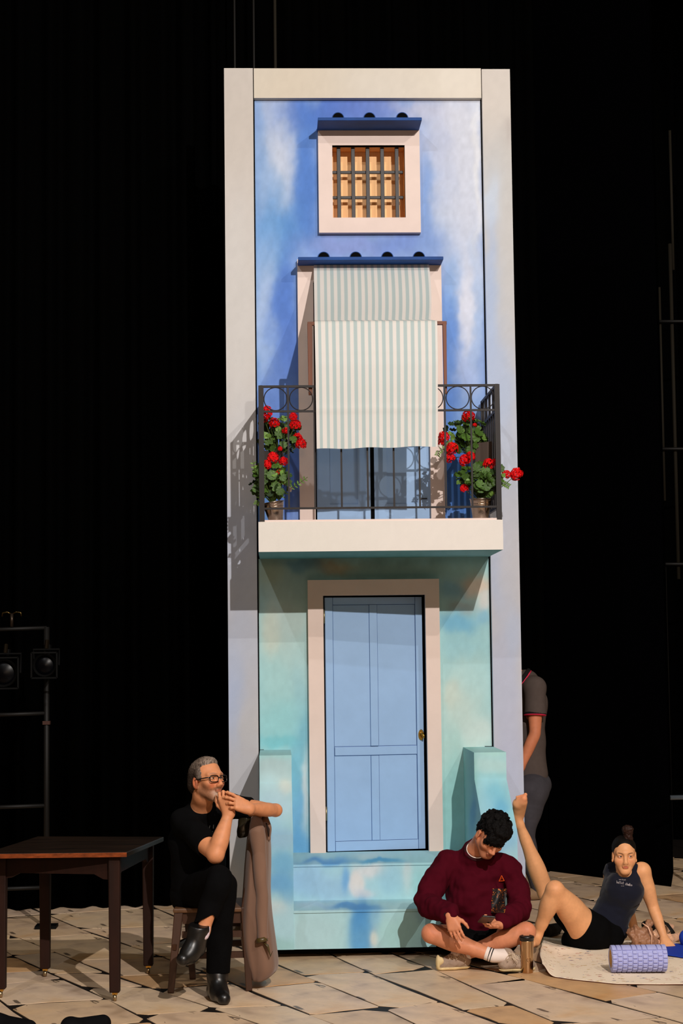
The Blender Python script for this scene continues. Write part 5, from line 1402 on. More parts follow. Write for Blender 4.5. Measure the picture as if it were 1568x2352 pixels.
    # phone held in the hand: its own thing
    pc = J(1117, 2112, -1.78); ph = empty('phone', pc, 'black smartphone held by the young man in maroon', 'phone')
    ux = nrm((1, .05, -.10)); uy = nrm(np.array((0.04, -.93, .36)) - ux * (np.array((0.04, -.93, .36)) @ ux)); uz = np.cross(ux, uy); uz = uz if uz[2] > 0 else -uz
    def slab_(w_, l_, t_, off=0): 
        c = pc + uz * off; p = [c + ux * a * w_ / 2 + uy * b * l_ / 2 + uz * e_ * t_ / 2 for e_ in (-1, 1) for a, b in ((-1, -1), (1, -1), (1, 1), (-1, 1))]; return MB().hexa(p)
    slab_(.074, .150, .009).build('phone_case', new_mat('phone_case_black', (16, 15, 16), .3, spec=.5), ph, bevel=.004)
    slab_(.066, .142, .001, .0052).build('screen', new_mat('phone_glass', (10, 12, 16), .05, spec=.8), ph)
    m = MB(); m.lathe([(.001, .0), (.006, 0), (.006, .002), (.001, .002)], pc - uz * .006 + ux * .02 - uy * .05, -uz, 14); m.build('camera_lens', M_lens, ph)


sitting_man()


# ------------------------------------------------------------------ reclining woman
def woman():
    P = empty('person', J(1350, 2178, -.85) * (1, 1, 0), 'woman in navy tank top and black shorts reclining on a mat, one bare leg raised', 'person')
    f = nrm((-.10, -.985, -.06)); H = Frame(J(1438.5, 1966, -.93) + np.array((.0, .075, .0)), f, up_of(f, 0.0), .955)
    H.c = H.c + np.array((0, 0, -.004))
    neck = J(1437, 2022, -.83); chest = J(1427, 2052, -.80); waist = J(1402, 2105, -.78); pel = J(1372, 2148, -.78)
    shB, elB, wrB = J(1474, 2002, -.84), J(1499, 2082, -.82), J(1526, 2158, -.92)
    shA, elA, wrA = J(1404, 2012, -.62), J(1440, 2085, -.45), J(1462, 2150, -.42)
    B = Solid(); add_head(B, H, neck, .036, jaw=.74, nose=.68, chin=.80, ear=.0705, soft=1)
    B.cone(neck, chest, .055, .10, .04).cone(chest, waist, .10, .095, .05).cone(waist, pel, .095, .12, .05).cone(neck, shB, .034, .036, .03).cone(neck, shA, .034, .036, .03)
    B.ell(J(1474, 1999, -.84), (.046, .045, .046), None, .03)
    B.chain([shB, shB + (elB - shB) * .4, elB, elB + (wrB - elB) * .3, wrB], [.050, .049, .036, .035, .023], .025)
    B.chain([shA, elA, wrA], [.05, .035, .024], .03)
    add_hand(B, wrB, (.22, -.55, -.42), (0, .3, -.9), (-.8, -.3, 0), curls=[(.15, .1, .1)] * 4, spread=.3, size=.86, wr=.024)
    hC, kC, aC = J(1350, 2140, -.92), J(1274, 2044, -1.10), J(1234, 2146, -1.02)       # bent leg
    B.chain([hC, hC + (kC - hC) * .45, kC], [.104, .086, .054], .03).chain([kC, kC + (aC - kC) * .32, kC + (aC - kC) * .7, aC], [.053, .057, .040, .028], .015)
    B.chain([aC, J(1230, 2163, -1.06), J(1222, 2168, -1.14)], [.030, .028, .022], .02)
    hD, kD, aD = J(1352, 2142, -.70), J(1254, 2052, -.66), J(1193, 1894, -.74)         # raised leg
    B.chain([hD, hD + (kD - hD) * .5, kD], [.10, .074, .050], .03).chain([kD, kD + (aD - kD) * .33, kD + (aD - kD) * .72, aD], [.051, .055, .038, .027], .02)
    he, ba, to = J(1187, 1872, -.75), J(1189, 1846, -.82), J(1203, 1834, -.86)
    B.cone(aD, he, .027, .031, .015).cone(he, ba, .030, .030, .015).cone(he + (.02, 0, 0), J(1201, 1842, -.84), .026, .027, .015).cone(ba, to, .029, .020, .015)
    for i in range(5):
        t = i / 4; p = J(1186 + 17 * t, 1837 - 3 * t, -.84 - .012 * t); q = J(1186.5 + 20 * t, 1830 - 5 * t, -.85 - .012 * t); r = .0075 + .0045 * (t > .9)
        B.cone(p, q, r, r * .95, .005)
    zs = J(1440, 2026, -.85)[2]
    parts = [B.polys(.005, hi=(9, 9, zs)), B.polys(.005, lo=(-9, -9, zs - .01), hi=(J(1330, 1960, -.9)[0], 9, 9)), B.polys(.0022, lo=(J(1330, 1960, -.9)[0] - .01, -9, zs - .006))]
    def col(V):
        q = H.loc(V); c = np.repeat(lin((222, 160, 112))[None], len(V), 0); c *= (.95 + .10 * noise3(V * 22, 2))[:, None]
        x, y, z = np.abs(q[:, 0]), q[:, 1], q[:, 2]; face = (x < .1) & (np.abs(z) < .15) & (np.abs(y) < .14); front = face & (y > .02)
        def mixc(w_, rgb):
            nonlocal c; w_ = np.clip(w_, 0, 1)[:, None]; c = c * (1 - w_) + lin(rgb)[None] * w_
        mixc(.30 * np.exp(-((x - .04) / .018) ** 2 - ((z + .024) / .016) ** 2) * front, (214, 110, 84))
        mixc(.85 * np.exp(-(x / .0185) ** 4 - ((z + .060) / .0082) ** 4) * front * sstep(.078, .086, y), (176, 74, 62))
        mixc(.85 * np.exp(-((x - .032) / .018) ** 4 - ((z - .027 + (x - .036) ** 2 * 10 - (x - .03) * .12) / .0036) ** 2) * front, (58, 34, 24))
        mixc(.85 * np.exp(-((x - .031) / .0165) ** 6 - ((z - .0120 + ((x - .031) / .0165) ** 2 * .0045) / .0022) ** 2) * front, (30, 18, 14))
        mixc(.35 * np.exp(-((x - .031) / .0175) ** 4 - ((z - .004) / .012) ** 4) * front, (176, 104, 76))
        mixc(.7 * np.exp(-((x - .008) / .0035) ** 2 - ((z + .0385) / .0022) ** 2) * front * sstep(.09, .1, y), (90, 40, 30))
        r = np.exp(-(np.linalg.norm(V - (kC + (0, -.05, .03)), axis=1) / .045) ** 2); mixc(.2 * r, (222, 140, 100))
        r = np.exp(-(np.linalg.norm(V - J(1200, 1828, -.86), axis=1) / .05) ** 2); mixc(.5 * r, (216, 116, 84))
        return c
    solid_obj('body', M_skin, P, parts, col)
    eye_pair(P, H, nrm(f + np.array((.34, 0, .10))), (34, 22, 18))
    # toenails on the raised foot are too small to see; hair: tight cap and a topknot
    Mh = new_mat('dark_brown_hair', (12, 8, 6), .55, spec=.15, noise=(40, .5, (1, 1, .2)))
    Hr = Solid(); E = lambda c, r, k=.02, s=1: Hr.ell(H(*c), np.array(r) * .955, H.R, k, s)
    E((0, -.018, .043), (.077, .096, .082)); E((0, -.06, -.01), (.066, .055, .06))
    E((0, .116, .006), (.072, .086, .094), .008, -1); E((0, .06, -.09), (.12, .09, .08), .02, -1)
    for sx in (-1, 1): E((sx * .086, .0, -.03), (.03, .03, .034), .01, -1)
    solid_obj('hair', Mh, P, Hr.polys(.0022), wrinkle=[(.0005, (120, 40, 120))])
    rnd = random.Random(2); bc = J(1441, 1905, -.88); Hb = Solid()
    Hb.ell(bc, (.030, .03, .022), None, .01).cone(J(1442, 1924, -.87), bc, .030, .024, .02)
    for _ in range(16):
        a = rnd.uniform(0, 6.28); Hb.ell(bc + np.array((math.cos(a) * .022, rnd.uniform(-.02, .02), math.sin(a) * .015)), (.011, .011, .008), None, .006)
    solid_obj('topknot', new_mat('brown_hair', (40, 20, 12), .6, spec=.2, noise=(90, .5)), P, Hb.polys(.0028), wrinkle=[(.004, (120, 120, 120))])
    # navy tank top
    M_t = new_mat('navy_cotton', (24, 26, 38), .9, spec=.08, noise=(6, .15), bump=(300, .2, .001), sheen=.1)
    Tt = Solid()
    Tt.cone(J(1428, 2036, -.83), chest, .092, .112, .05).cone(chest, waist, .112, .106, .05).cone(waist, J(1392, 2122, -.79), .106, .112, .04)
    Tt.cone(J(1420, 2045, -.86), J(1446, 2048, -.88), .07, .075, .04)
    Tt.cone(J(1456, 1999, -.84), J(1446, 2045, -.84), .044, .07, .04).cone(J(1406, 2000, -.72), J(1412, 2045, -.78), .045, .07, .04).cone(J(1452, 2002, -.80), J(1405, 2000, -.70), .045, .05, .03)
    Tt.cone(J(1400, 2120, -.80), J(1424, 2140, -.84), .105, .05, .04)
    Tt.ell(J(1493, 2010, -.88), (.060, .085, .085), None, .008, -1)
    Tt.ell(H(.0, .012, -.098), (.042, .056, .034), H.R, .008, -1)
    Tt.ell(J(1421, 2010, -.96), (.020, .06, .030), None, .01, -1)
    Tt.cut(J(1398, 2132, -.85), nrm(J(1404, 2150, -.85) - J(1422, 2122, -.85)), .30)
    tank = solid_obj('tank_top', M_t, P, Tt.polys(.0045), wrinkle=[(.005, (10, 10, 26)), (.003, (30, 30, 40))])
    # white lettering across the chest
    from mathutils.bvhtree import BVHTree
    bvh = BVHTree.FromPolygons([v.co.copy() for v in tank.data.vertices], [tuple(p.vertices) for p in tank.data.polygons])
    def hit(px, py, off=.002):
        d = nrm(ray(px, py)); h_ = bvh.ray_cast(Vector(CAM), Vector(d)); return np.array(h_[0]) - d * off if h_[0] is not None else J(px, py, -.98)
    m = MB()
    gl = {'a': [[(0, .5), (.5, .6), (.6, 0), (.1, 0), (.05, .3), (.6, .35)]], 'e': [[(0, .3), (.6, .35), (.4, .65), (.05, .5), (.05, .1), (.6, 0)]], 't': [[(.3, 1), (.25, .05), (.5, 0)], [(0, .65), (.6, .65)]],
          'l': [[(.2, 1), (.15, .05), (.4, 0)]], 'i': [[(.2, .6), (.2, 0)], [(.2, .85), (.22, .9)]], 's': [[(.55, .6), (.1, .5), (.5, .25), (.05, 0)]], 'u': [[(0, .6), (.05, .05), (.5, .1), (.55, .6), (.6, 0)]],
          'd': [[(.6, 1), (.55, 0), (.05, .05), (.1, .55), (.55, .5)]], 'o': [[(.3, .6), (0, .3), (.3, 0), (.6, .3), (.3, .6)]], 'b': [[(0, 1), (.05, 0), (.55, .1), (.5, .55), (.05, .5)]]}
    def write(txt, x, y, w_, h_, slope, r):
        for ch in txt:
            for st in gl.get(ch, []): m.tube([hit(x + a * w_, y + slope * (x + a * w_ - 1418) - b * h_) for a, b in st], r, 4)
            x += w_ * 1.12 if ch != ' ' else w_ * .8
    write('ballet', 1416, 2029, 2.5, 6.0, .16, .0008); write('studio', 1435.5, 2030, 2.5, 6.0, .17, .0011)
    write('oeo baot', 1421, 2020.5, 1.9, 2.6, .10, .0006); write('oesto', 1426, 2035, 1.3, 1.6, .05, .0004)
    m.build('shirt_lettering', new_mat('white_print', (206, 196, 196), .8), P)
    # black shorts
    Sh = Solid(); Sh.cone(J(1395, 2128, -.79), J(1372, 2146, -.80), .112, .128, .04).cone(hC + (.02, 0, 0), hC + (kC - hC) * .20, .118, .104, .04).cone(hD, hD + (kD - hD) * .5, .112, .09, .04)
    Sh.cone(J(1340, 2152, -.86), J(1315, 2160, -.80), .09, .07, .04).cone(J(1400, 2150, -.85), J(1345, 2155, -.9), .085, .09, .04)
    Sh.cut(hC + (kC - hC) * .22, nrm(kC - hC + np.array((-.16, 0, -.05))), .17).cut((J(1350, 2178, -.8)[0], -.8, .012), (0, 0, -1), .6)
    solid_obj('shorts', M_black_cloth, P, Sh.polys(.005), wrinkle=[(.003, (14, 14, 14))])


woman()


# ------------------------------------------------------------------ man walking behind the tower
def walker():
    Y = 1.35
    P = empty('person', J(1232, 2056, Y) * (1, 1, 0), 'man in grey polo shirt with pink trim half hidden behind the house front', 'person')
    f = nrm((-.95, .1, -.32)); H = Frame(J(1138, 1512, Y), f, up_of(f, 0), 1.0); neck = J(1188, 1556, Y)
    sh, el, wr = J(1228, 1580, Y - .16), J(1228, 1684, Y - .20), J(1196, 1762, Y - .2); sh2, el2, wr2 = J(1222, 1582, Y + .2), J(1200, 1684, Y + .22), J(1165, 1750, Y + .1)
    ch, pel = J(1216, 1620, Y), J(1216, 1800, Y)
    B = Solid(); add_head(B, H, neck, .055)
    B.cone(neck, ch, .045, .08, .03).cone(ch, pel, .08, .09, .06).cone(neck, sh, .035, .045, .02).cone(neck, sh2, .035, .045, .02)
    B.chain([sh, (sh + el) / 2, el, el + (wr - el) * .3, wr], [.055, .052, .042, .042, .03], .03).chain([sh2, el2, wr2], [.055, .042, .03], .03)
    add_hand(B, wr, (-.4, -.1, -.9), (-.6, .4, 0), (-.5, -.8, 0), curl=(.3, .4, .3)); add_hand(B, wr2, (-.4, .1, -.9), (-.6, -.4, 0), (-.5, .8, 0), curl=(.3, .4, .3))
    h1, k1, a1 = J(1222, 1815, Y - .1), J(1204, 1925, Y - .1), J(1236, 2030, Y - .08); h2, k2, a2 = J(1216, 1815, Y + .1), J(1170, 1920, Y + .1), J(1150, 2040, Y + .1)
    B.chain([h1, k1, a1], [.085, .055, .038], .03).chain([h2, k2, a2], [.085, .055, .038], .03)
    def col(V): return np.repeat(lin((206, 128, 92))[None], len(V), 0) * (.93 + .14 * noise3(V * 20, 1))[:, None]
    solid_obj('body', M_skin, P, B.polys(.0065), col)
    Hr = Solid(); Hr.ell(H(0, -.03, .045), (.082, .094, .088), H.R).ell(H(0, -.05, -.02), (.07, .06, .07), H.R); solid_obj('hair', new_mat('brown_short_hair', (50, 36, 28), .7), P, Hr.polys(.006))
    M_p = new_mat('grey_polo', (84, 74, 70), .95, spec=.05, noise=(30, .08), bump=(300, .2, .001))
    Tt = Solid(); nb = J(1204, 1568, Y); bk = J(1217, 1612, Y)
    Tt.cone(nb, bk, .075, .120, .05).cone(bk, J(1214, 1700, Y), .120, .115, .05).cone(J(1214, 1700, Y), J(1218, 1778, Y), .115, .128, .04).cone(nb, sh, .07, .075, .05).cone(nb, sh2, .07, .075, .05).cone(J(1216, 1562, Y - .05), J(1226, 1578, Y - .08), .055, .07, .04)
    se = sh + (el - sh) * .58; Tt.cone(sh, se, .078, .078, .03); Tt.cut(se, el - sh, .12)
    Tt.cut(J(1234, 1788, Y), (.03, 0, -1), .4)
    shirt = solid_obj('polo_shirt', M_p, P, Tt.polys(.006), wrinkle=[(.006, (9, 9, 9))])
    Mp = new_mat('pink_trim', (226, 44, 84), .8); Mk = new_mat('black_trim', (14, 12, 13), .9)
    d = nrm(el - sh)
    MB().lathe([(.078, -.012), (.0815, -.006), (.0815, .004), (.074, .006)], se, d, 28).build('sleeve_band', Mk, shirt, smooth=True)
    MB().lathe([(.079, .004), (.083, .007), (.079, .011)], se, d, 28).build('sleeve_trim', Mp, shirt, smooth=True)
    cp = [J(1219, 1541, Y - .06), J(1213, 1550, Y - .13), J(1204, 1562, Y - .15), J(1194, 1574, Y - .15)]
    MB().tube(cp, .006, 8).build('collar_trim', Mp, shirt, smooth=True)
    MB().tube([p + (-.018, 0, .004) for p in cp], .017, 10).build('collar', Mk, shirt, smooth=True)
    Tr = Solid(); Tr.cone(h1, h2, .115, .115, .05).chain([h1, k1, a1, J(1240, 2044, Y - .08)], [.105, .075, .062, .058], .03).chain([h2, k2, a2], [.105, .075, .06], .03)
    Tr.cone(J(1232, 1800, Y), J(1228, 1815, Y - .02), .10, .09, .05)
    solid_obj('trousers', new_mat('grey_jeans', (62, 60, 66), .9, noise=(9, .25), bump=(200, .2, .001)), P, Tr.polys(.007), wrinkle=[(.008, (12, 12, 10))])
    MB().tube([J(1247, 1786, Y), J(1251, 1792, Y - .02), J(1252, 1797, Y - .02)], [.012, .014, .004], 8).build('red_cloth', new_mat('red_cloth', (130, 12, 14), .8), P, smooth=True)
    for a_, t in ((J(1238, 2040, Y - .08), (-.14, -.02, 0)), (J(1150, 2050, Y + .1), (-.14, 0, 0))):
        a_ = a_.copy(); a_[2] = .042; S2 = Solid(); S2.cone(a_ + (.03, 0, .0), a_ + np.array(t), .042, .034, .02).cone(a_ + (0, 0, .04), a_ + (-.05, 0, .0), .04, .035, .03); S2.cut((a_[0], a_[1], .004), (0, 0, -1), .3)
        solid_obj('shoe', new_mat('tan_shoe', (140, 112, 84), .7), P, S2.polys(.005))


walker()

# ================================================================== props on the floor
# steel travel mug
def mug():
    b = fl(1210.5, 2234); K = empty('travel_mug', b, 'brushed steel travel mug with black lid standing beside the sitting man', 'mug')
    s_ = (at(1210, 2147, b[1])[2]) / .218
    pf = [(.001, .0), (.031, .0), (.0325, .003), (.034, .03), (.0365, .12), (.0385, .183), (.0385, .186)]
    MB().lathe([(r, h * s_) for r, h in pf], b, n=40).build('cup', new_mat('brushed_steel', (196, 160, 120), .24, metal=1.0, noise=(3, .08, (30, 30, 1)), bump=(60, .05, .002)), K, smooth=True)
    MB().lathe([(r, h * s_) for r, h in [(.0395, .186), (.0405, .187), (.0405, .198), (.042, .200), (.042, .207), (.039, .213), (.034, .214), (.033, .209), (.001, .208)]], b, n=40).build('lid', new_mat('black_plastic_lid', (14, 13, 13), .35, spec=.5), K, smooth=True)
    MB().box(b[0] - .012, b[0] + .012, b[1] - .038, b[1] - .022, .210 * s_, .217 * s_).build('drink_tab', new_mat('black_plastic_tab', (20, 18, 18), .4), K)
    c = b + np.array((.006, -.0365, .075)); MB().ring(c, .011, .0012, n=24).build('embossed_mark', new_mat('embossed_steel', (150, 110, 70), .3, metal=1), K, smooth=True)


mug()


# printed mat
def mat_():
    P = [fl(*p) for p in ((1236, 2212), (1250, 2246), (1330, 2259), (1450, 2264), (1700, 2268), (1700, 2172), (1440, 2164), (1344, 2160), (1250, 2158), (1246, 2190))]
    m = bpy.data.materials.new('printed_fleece'); m.use_nodes = True; N, L = m.node_tree.nodes, m.node_tree.links; b = N['Principled BSDF']
    tc = N.new('ShaderNodeTexCoord'); mp = N.new('ShaderNodeMapping'); L.new(tc.outputs['Object'], mp.inputs['Vector'])
    base = tuple(lin((240, 222, 198))) + (1,); prev = None
    specs = [((180, 50, 44), 24, 3, .55), ((30, 60, 120), 20, 11, .52), ((180, 140, 30), 21, 23, .54), ((100, 60, 44), 28, 37, .58)]
    for rgb, sc, off, thr in specs:
        mp2 = N.new('ShaderNodeMapping'); mp2.inputs['Location'].default_value = (off, off * .7, 0); mp2.inputs['Scale'].default_value = (.7, 1.3, 1); L.new(tc.outputs['Object'], mp2.inputs['Vector'])
        v = N.new('ShaderNodeTexVoronoi'); v.inputs['Scale'].default_value = sc; L.new(mp2.outputs[0], v.inputs['Vector'])
        n = N.new('ShaderNodeTexNoise'); n.inputs['Scale'].default_value = sc * 3.2; n.inputs['Detail'].default_value = 2; L.new(mp2.outputs[0], n.inputs['Vector'])
        s1 = N.new('ShaderNodeMath'); s1.operation = 'LESS_THAN'; s1.inputs[1].default_value = .30; L.new(v.outputs['Distance'], s1.inputs[0])
        s2 = N.new('ShaderNodeMath'); s2.operation = 'GREATER_THAN'; s2.inputs[1].default_value = thr; L.new(n.outputs['Fac'], s2.inputs[0])
        ml = N.new('ShaderNodeMath'); ml.operation = 'MULTIPLY'; L.new(s1.outputs[0], ml.inputs[0]); L.new(s2.outputs[0], ml.inputs[1])
        sp = N.new('ShaderNodeSeparateColor'); L.new(v.outputs['Color'], sp.inputs[0]); s3 = N.new('ShaderNodeMath'); s3.operation = 'GREATER_THAN'; s3.inputs[1].default_value = .55; L.new(sp.outputs[0], s3.inputs[0])
        m2 = N.new('ShaderNodeMath'); m2.operation = 'MULTIPLY'; L.new(ml.outputs[0], m2.inputs[0]); L.new(s3.outputs[0], m2.inputs[1])
        m3 = N.new('ShaderNodeMath'); m3.operation = 'MULTIPLY'; m3.inputs[1].default_value = .75; L.new(m2.outputs[0], m3.inputs[0])
        mx = N.new('ShaderNodeMix'); mx.data_type = 'RGBA'; mx.inputs['B'].default_value = tuple(lin(rgb)) + (1,)
        if prev: L.new(prev, mx.inputs['A'])
        else: mx.inputs['A'].default_value = base
        L.new(m3.outputs[0], mx.inputs['Factor']); prev = mx.outputs['Result']
    L.new(prev, b.inputs['Base Color']); b.inputs['Roughness'].default_value = .9; b.inputs['Specular IOR Level'].default_value = .1
    # gridded top with soft ripples, curled left edge and a brown underside
    nx, ny = 120, 50; left = np.array([fl(1236, 2208), fl(1234, 2225), fl(1240, 2240), fl(1262, 2250)])
    V = []; back = lambda u: fl(1248 + 470 * u, 2160 + 8 * u); front = lambda u: fl(1236 + 470 * u, 2236 + 24 * min(1, u * 2.6) ** .6 + 5 * u)
    for j in range(ny + 1):
        v = j / ny
        for i in range(nx + 1):
            u = i / nx; p = back(u) * (1 - v) + front(u) * v
            z = .007 + .005 * math.sin(u * 16 + v * 3) * math.exp(-u * 3) + .004 * math.sin(v * 9 + u * 5)
            lift = math.exp(-(u / .045) ** 2) * (.030 * sstep(.30, .55, np.array(v)) + .015)
            z += float(lift) + .020 * math.exp(-((v - .34 + u * .25) / .06) ** 2) * math.exp(-(u / .25) ** 2)
            p = p + np.array((.022 * math.exp(-((v - 1) / .16) ** 2) * math.exp(-(u / .04) ** 2), 0, 0)); V.append((p[0], p[1], max(.005, z)))
    k = np.arange(ny * (nx + 1)).reshape(ny, nx + 1)[:, :-1].ravel(); Q = np.stack([k, k + nx + 1, k + nx + 2, k + 1], 1)
    o = finish(fast_mesh('fleece_mat', np.array(V), Q), 'fleece_mat', m, None, smooth=True)
    o.data.materials.append(new_mat('brown_backing', (86, 40, 20), .9)); sd = o.modifiers.new('solid', 'SOLIDIFY'); sd.thickness = .004; sd.material_offset = 1; sd.material_offset_rim = 1; sd.offset = -1
    tag(o, 'cream fleece mat with a small colourful print under the reclining woman', 'mat')


mat_()


# lavender foam roller with raised blocks
def roller():
    A, B_ = fl(1404, 2234, .014), fl(1531, 2232, .014); R = .072; ax = nrm(B_ - A); L_ = np.linalg.norm(B_ - A)
    c0 = A + np.array((0, R * .3, R)); K = empty('foam_roller', ((A + B_) / 2 + (0, R * .3, -.014)), 'lavender foam roller with a grid of raised blocks lying on the mat', 'foam roller')
    M_f = new_mat('lavender_foam', (164, 168, 216), .7, noise=(80, .06), bump=(160, .25, .002)); M_in = new_mat('inner_tube', (206, 160, 96), .6)
    s_ = nrm(np.cross(ax, (0, 0, 1))); u_ = np.cross(s_, ax)
    MB().lathe([(.050, 0), (.058, -.002), (R - .007, 0), (R - .0055, .006), (R - .0055, L_ - .006), (R - .007, L_), (.050, L_), (.050, 0)], c0, ax, 64, cap=False).build('roller_core', M_f, K, smooth=True)
    MB().lathe([(.0505, .001), (.047, .003), (.047, L_ - .003), (.0505, L_ - .001)], c0, ax, 48, cap=False).build('inner_tube', M_in, K, smooth=True)
    def block(t0, t1, a0, a1, nm='grip_block'):
        m = MB(); n = max(2, int(abs(a1 - a0) / .16)); V = []; r0, r1, bv = R - .008, R + .002, .0022
        for r, e in ((r0, 0), (r1 - bv, 0), (r1, bv)):
            for t, ang in [(t0 + e, a0 + e / R + (a1 - a0 - 2 * e / R) * i / n) for i in range(n + 1)] + [(t1 - e, a0 + e / R + (a1 - a0 - 2 * e / R) * i / n) for i in range(n, -1, -1)]:
                V.append(c0 + ax * t + r * (u_ * math.sin(ang) - s_ * -math.cos(ang)))
        q = 2 * (n + 1); F_ = [(lay * q + i, lay * q + (i + 1) % q, (lay + 1) * q + (i + 1) % q, (lay + 1) * q + i) for lay in range(2) for i in range(q)]
        F_ += [(2 * q + i, 2 * q + i + 1, 2 * q + q - 2 - i, 2 * q + q - 1 - i) for i in range(n)]
        m.add(V, F_); m.build(nm, M_f, K)
    cols = 11; w_ = L_ / cols
    # angle 0 points to -s (towards the camera side), pi/2 up
    for c in range(cols):
        for k in range(10):
            a = -2.75 + k * .36 + (.18 if c % 2 else 0)
            if a + .28 > .78: continue
            block(c * w_ + .0022, (c + 1) * w_ - .0022, a + .02, a + .285)
    x = 0
    for wd in (1, 1, 2, 1, 1, 1, 2, 1, 1):
        block(x * w_ + .002, (x + wd) * w_ - .002, .86, 2.05, 'grip_band'); x += wd


roller()


# pink satin pointe shoes, a gold-brown pouch and other dance things behind the woman
def dance_things():
    M_sat = new_mat('pink_satin', (228, 176, 140), .3, spec=.6, noise=(20, .15), sheen=.2); M_sole = new_mat('shoe_sole', (190, 150, 110), .7); M_rib = new_mat('satin_ribbon', (222, 176, 146), .35, spec=.5)
    def pointe(heel, toe, label, tilt):
        h, t = np.array(heel), np.array(toe); d = nrm(t - h); L_ = np.linalg.norm(t - h); K = empty('pointe_shoe', (h + t) / 2 * (1, 1, 0), label, 'ballet shoe', 'pointe shoes behind the mat')
        S2 = Solid(); S2.cone(h, h + d * L_ * .5, .026, .030, .02).cone(h + d * L_ * .5, t, .030, .020, .02); S2.cut(t + d * .012, d, .05)
        S2.ell(h + d * L_ * .30 + np.array((0, 0, .030)) + tilt * np.array((0, -.012, 0)), (L_ * .32, .020, .020), np.stack([d, nrm(np.cross((0, 0, 1), d)), (0, 0, 1)], 1), .004, -1)
        S2.cut((h[0], h[1], .005), (0, 0, -1), .3)
        o = solid_obj('shoe_body', M_sat, K, S2.polys(.003), wrinkle=[(.003, (60, 60, 60))])
        MB().tube([h + d * .02 + (0, 0, -.018), t - d * .03 + (0, 0, -.020)], [.014, .018], 12, flat=.35).build('outsole', M_sole, K, smooth=True)
        MB().tube([h + d * .03 + (0, 0, .022), h + d * .05 + (.02, -.02, .04), h + d * .1 + (.03, -.04, .01), h + d * .14 + (.01, -.05, .0)], .009, 8, flat=.15).build('ribbon', M_rib, K, smooth=True)
    pointe(fl(1508, 2166, .03), fl(1560, 2150, .03) , 'pink satin pointe shoe lying right of the reclining woman\'s hand', 1)
    pointe(fl(1500, 2148, .03), fl(1540, 2128, .03), 'pink satin pointe shoe behind the woman\'s hand, under the black strap', 0)
    # crumpled brown satin pouch
    c = fl(1466, 2158, .06); K = empty('satin_pouch', c * (1, 1, 0), 'crumpled bronze satin pouch standing behind the woman\'s back', 'bag')
    S2 = Solid(); S2.ell(c, (.062, .045, .062), None, .03).ell(c + (.04, 0, .025), (.045, .04, .05), None, .03).ell(c + (-.02, -.01, .04), (.035, .03, .04), None, .02).cone(c + (.03, 0, .05), c + (.065, 0, .095), .03, .02, .02).ell(c + (.07, .0, -.02), (.04, .035, .035), None, .02)
    S2.cut((c[0], c[1], .006), (0, 0, -1), .3)
    solid_obj('pouch_body', new_mat('bronze_satin', (150, 106, 78), .5, spec=.4), K, S2.polys(.0035), wrinkle=[(.020, (26, 26, 20)), (.010, (60, 50, 50))])
    MB().tube([c + (.02, -.03, .10), c + (.05, -.045, .08), c + (.07, -.05, .03), c + (.065, -.055, -.02)], .004, 6).build('drawstring', M_rib, K, smooth=True)
    # black straps / bag behind the hand
    c = fl(1510, 2125, .05); K = empty('black_bag', c * (1, 1, 0), 'small black bag with a looped strap behind the woman\'s arm', 'bag')
    S2 = Solid(); S2.ell(c, (.05, .035, .040), None, .02).ell(c + (-.06, .02, .0), (.04, .03, .03), None, .02); S2.cut((c[0], c[1], .004), (0, 0, -1), .3)
    solid_obj('bag_body', new_mat('black_nylon', (10, 10, 11), .6, spec=.3), K, S2.polys(.004), wrinkle=[(.010, (40, 40, 40))])
    MB().tube([fl(1512, 2112, .09), fl(1530, 2120, .08), fl(1543, 2138, .05), fl(1548, 2150, .01)], .016, 10, flat=.15).build('strap', new_mat('black_webbing', (9, 9, 10), .7), K, smooth=True)
    MB().tube([c + (-.02, -.04, .05), c + (-.015, -.06, .0), c + (-.02, -.055, -.03)], .010, 8, flat=.3).build('strap', new_mat('black_webbing_two', (9, 9, 10), .7), K, smooth=True)
    # blue cushion at the right edge
    p = fl(1580, 2178, .0); K = empty('blue_cushion', p, 'bright blue cushion with a flat flap, cut by the right picture edge', 'cushion')
    S2 = Solid(); S2.ell(p + (.02, 0, .058), (.075, .06, .058), None, .02); S2.cut((p[0], p[1], .004), (0, 0, -1), .3)
    Mb = new_mat('blue_fabric', (20, 58, 168), .8, bump=(260, .2, .001)); solid_obj('cushion_body', Mb, K, S2.polys(.004), wrinkle=[(.006, (20, 20, 20))])
    a = [fl(*q, Z=.014) for q in ((1520, 2170), (1516, 2192), (1600, 2206), (1600, 2170))]; MB().prism(a, (0, 0, .008)).build('cushion_flap', Mb, K, bevel=.003)
    # dark shoe behind the young man's knee and a soft grey shoe between
    c = fl(1248, 2140, .04); K = empty('black_shoe', c * (1, 1, 0), 'black shoe on the floor behind the sitting man\'s knee', 'shoe')
    S2 = Solid(); S2.cone(c, c + (.10, .12, .0), .040, .034, .02).cone(c, c + (-.02, 0, .045), .038, .034, .02); S2.cut((c[0], c[1], .004), (0, 0, -1), .3); o = solid_obj('shoe_upper', new_mat('black_suede', (10, 10, 11), .7), K, S2.polys(.004))
    MB().tube([c + (-.01, -.01, -.030), c + (.10, .12, -.030)], .030, 12, flat=.3).build('shoe_sole', new_mat('black_rubber', (8, 8, 8), .6), K, smooth=True)
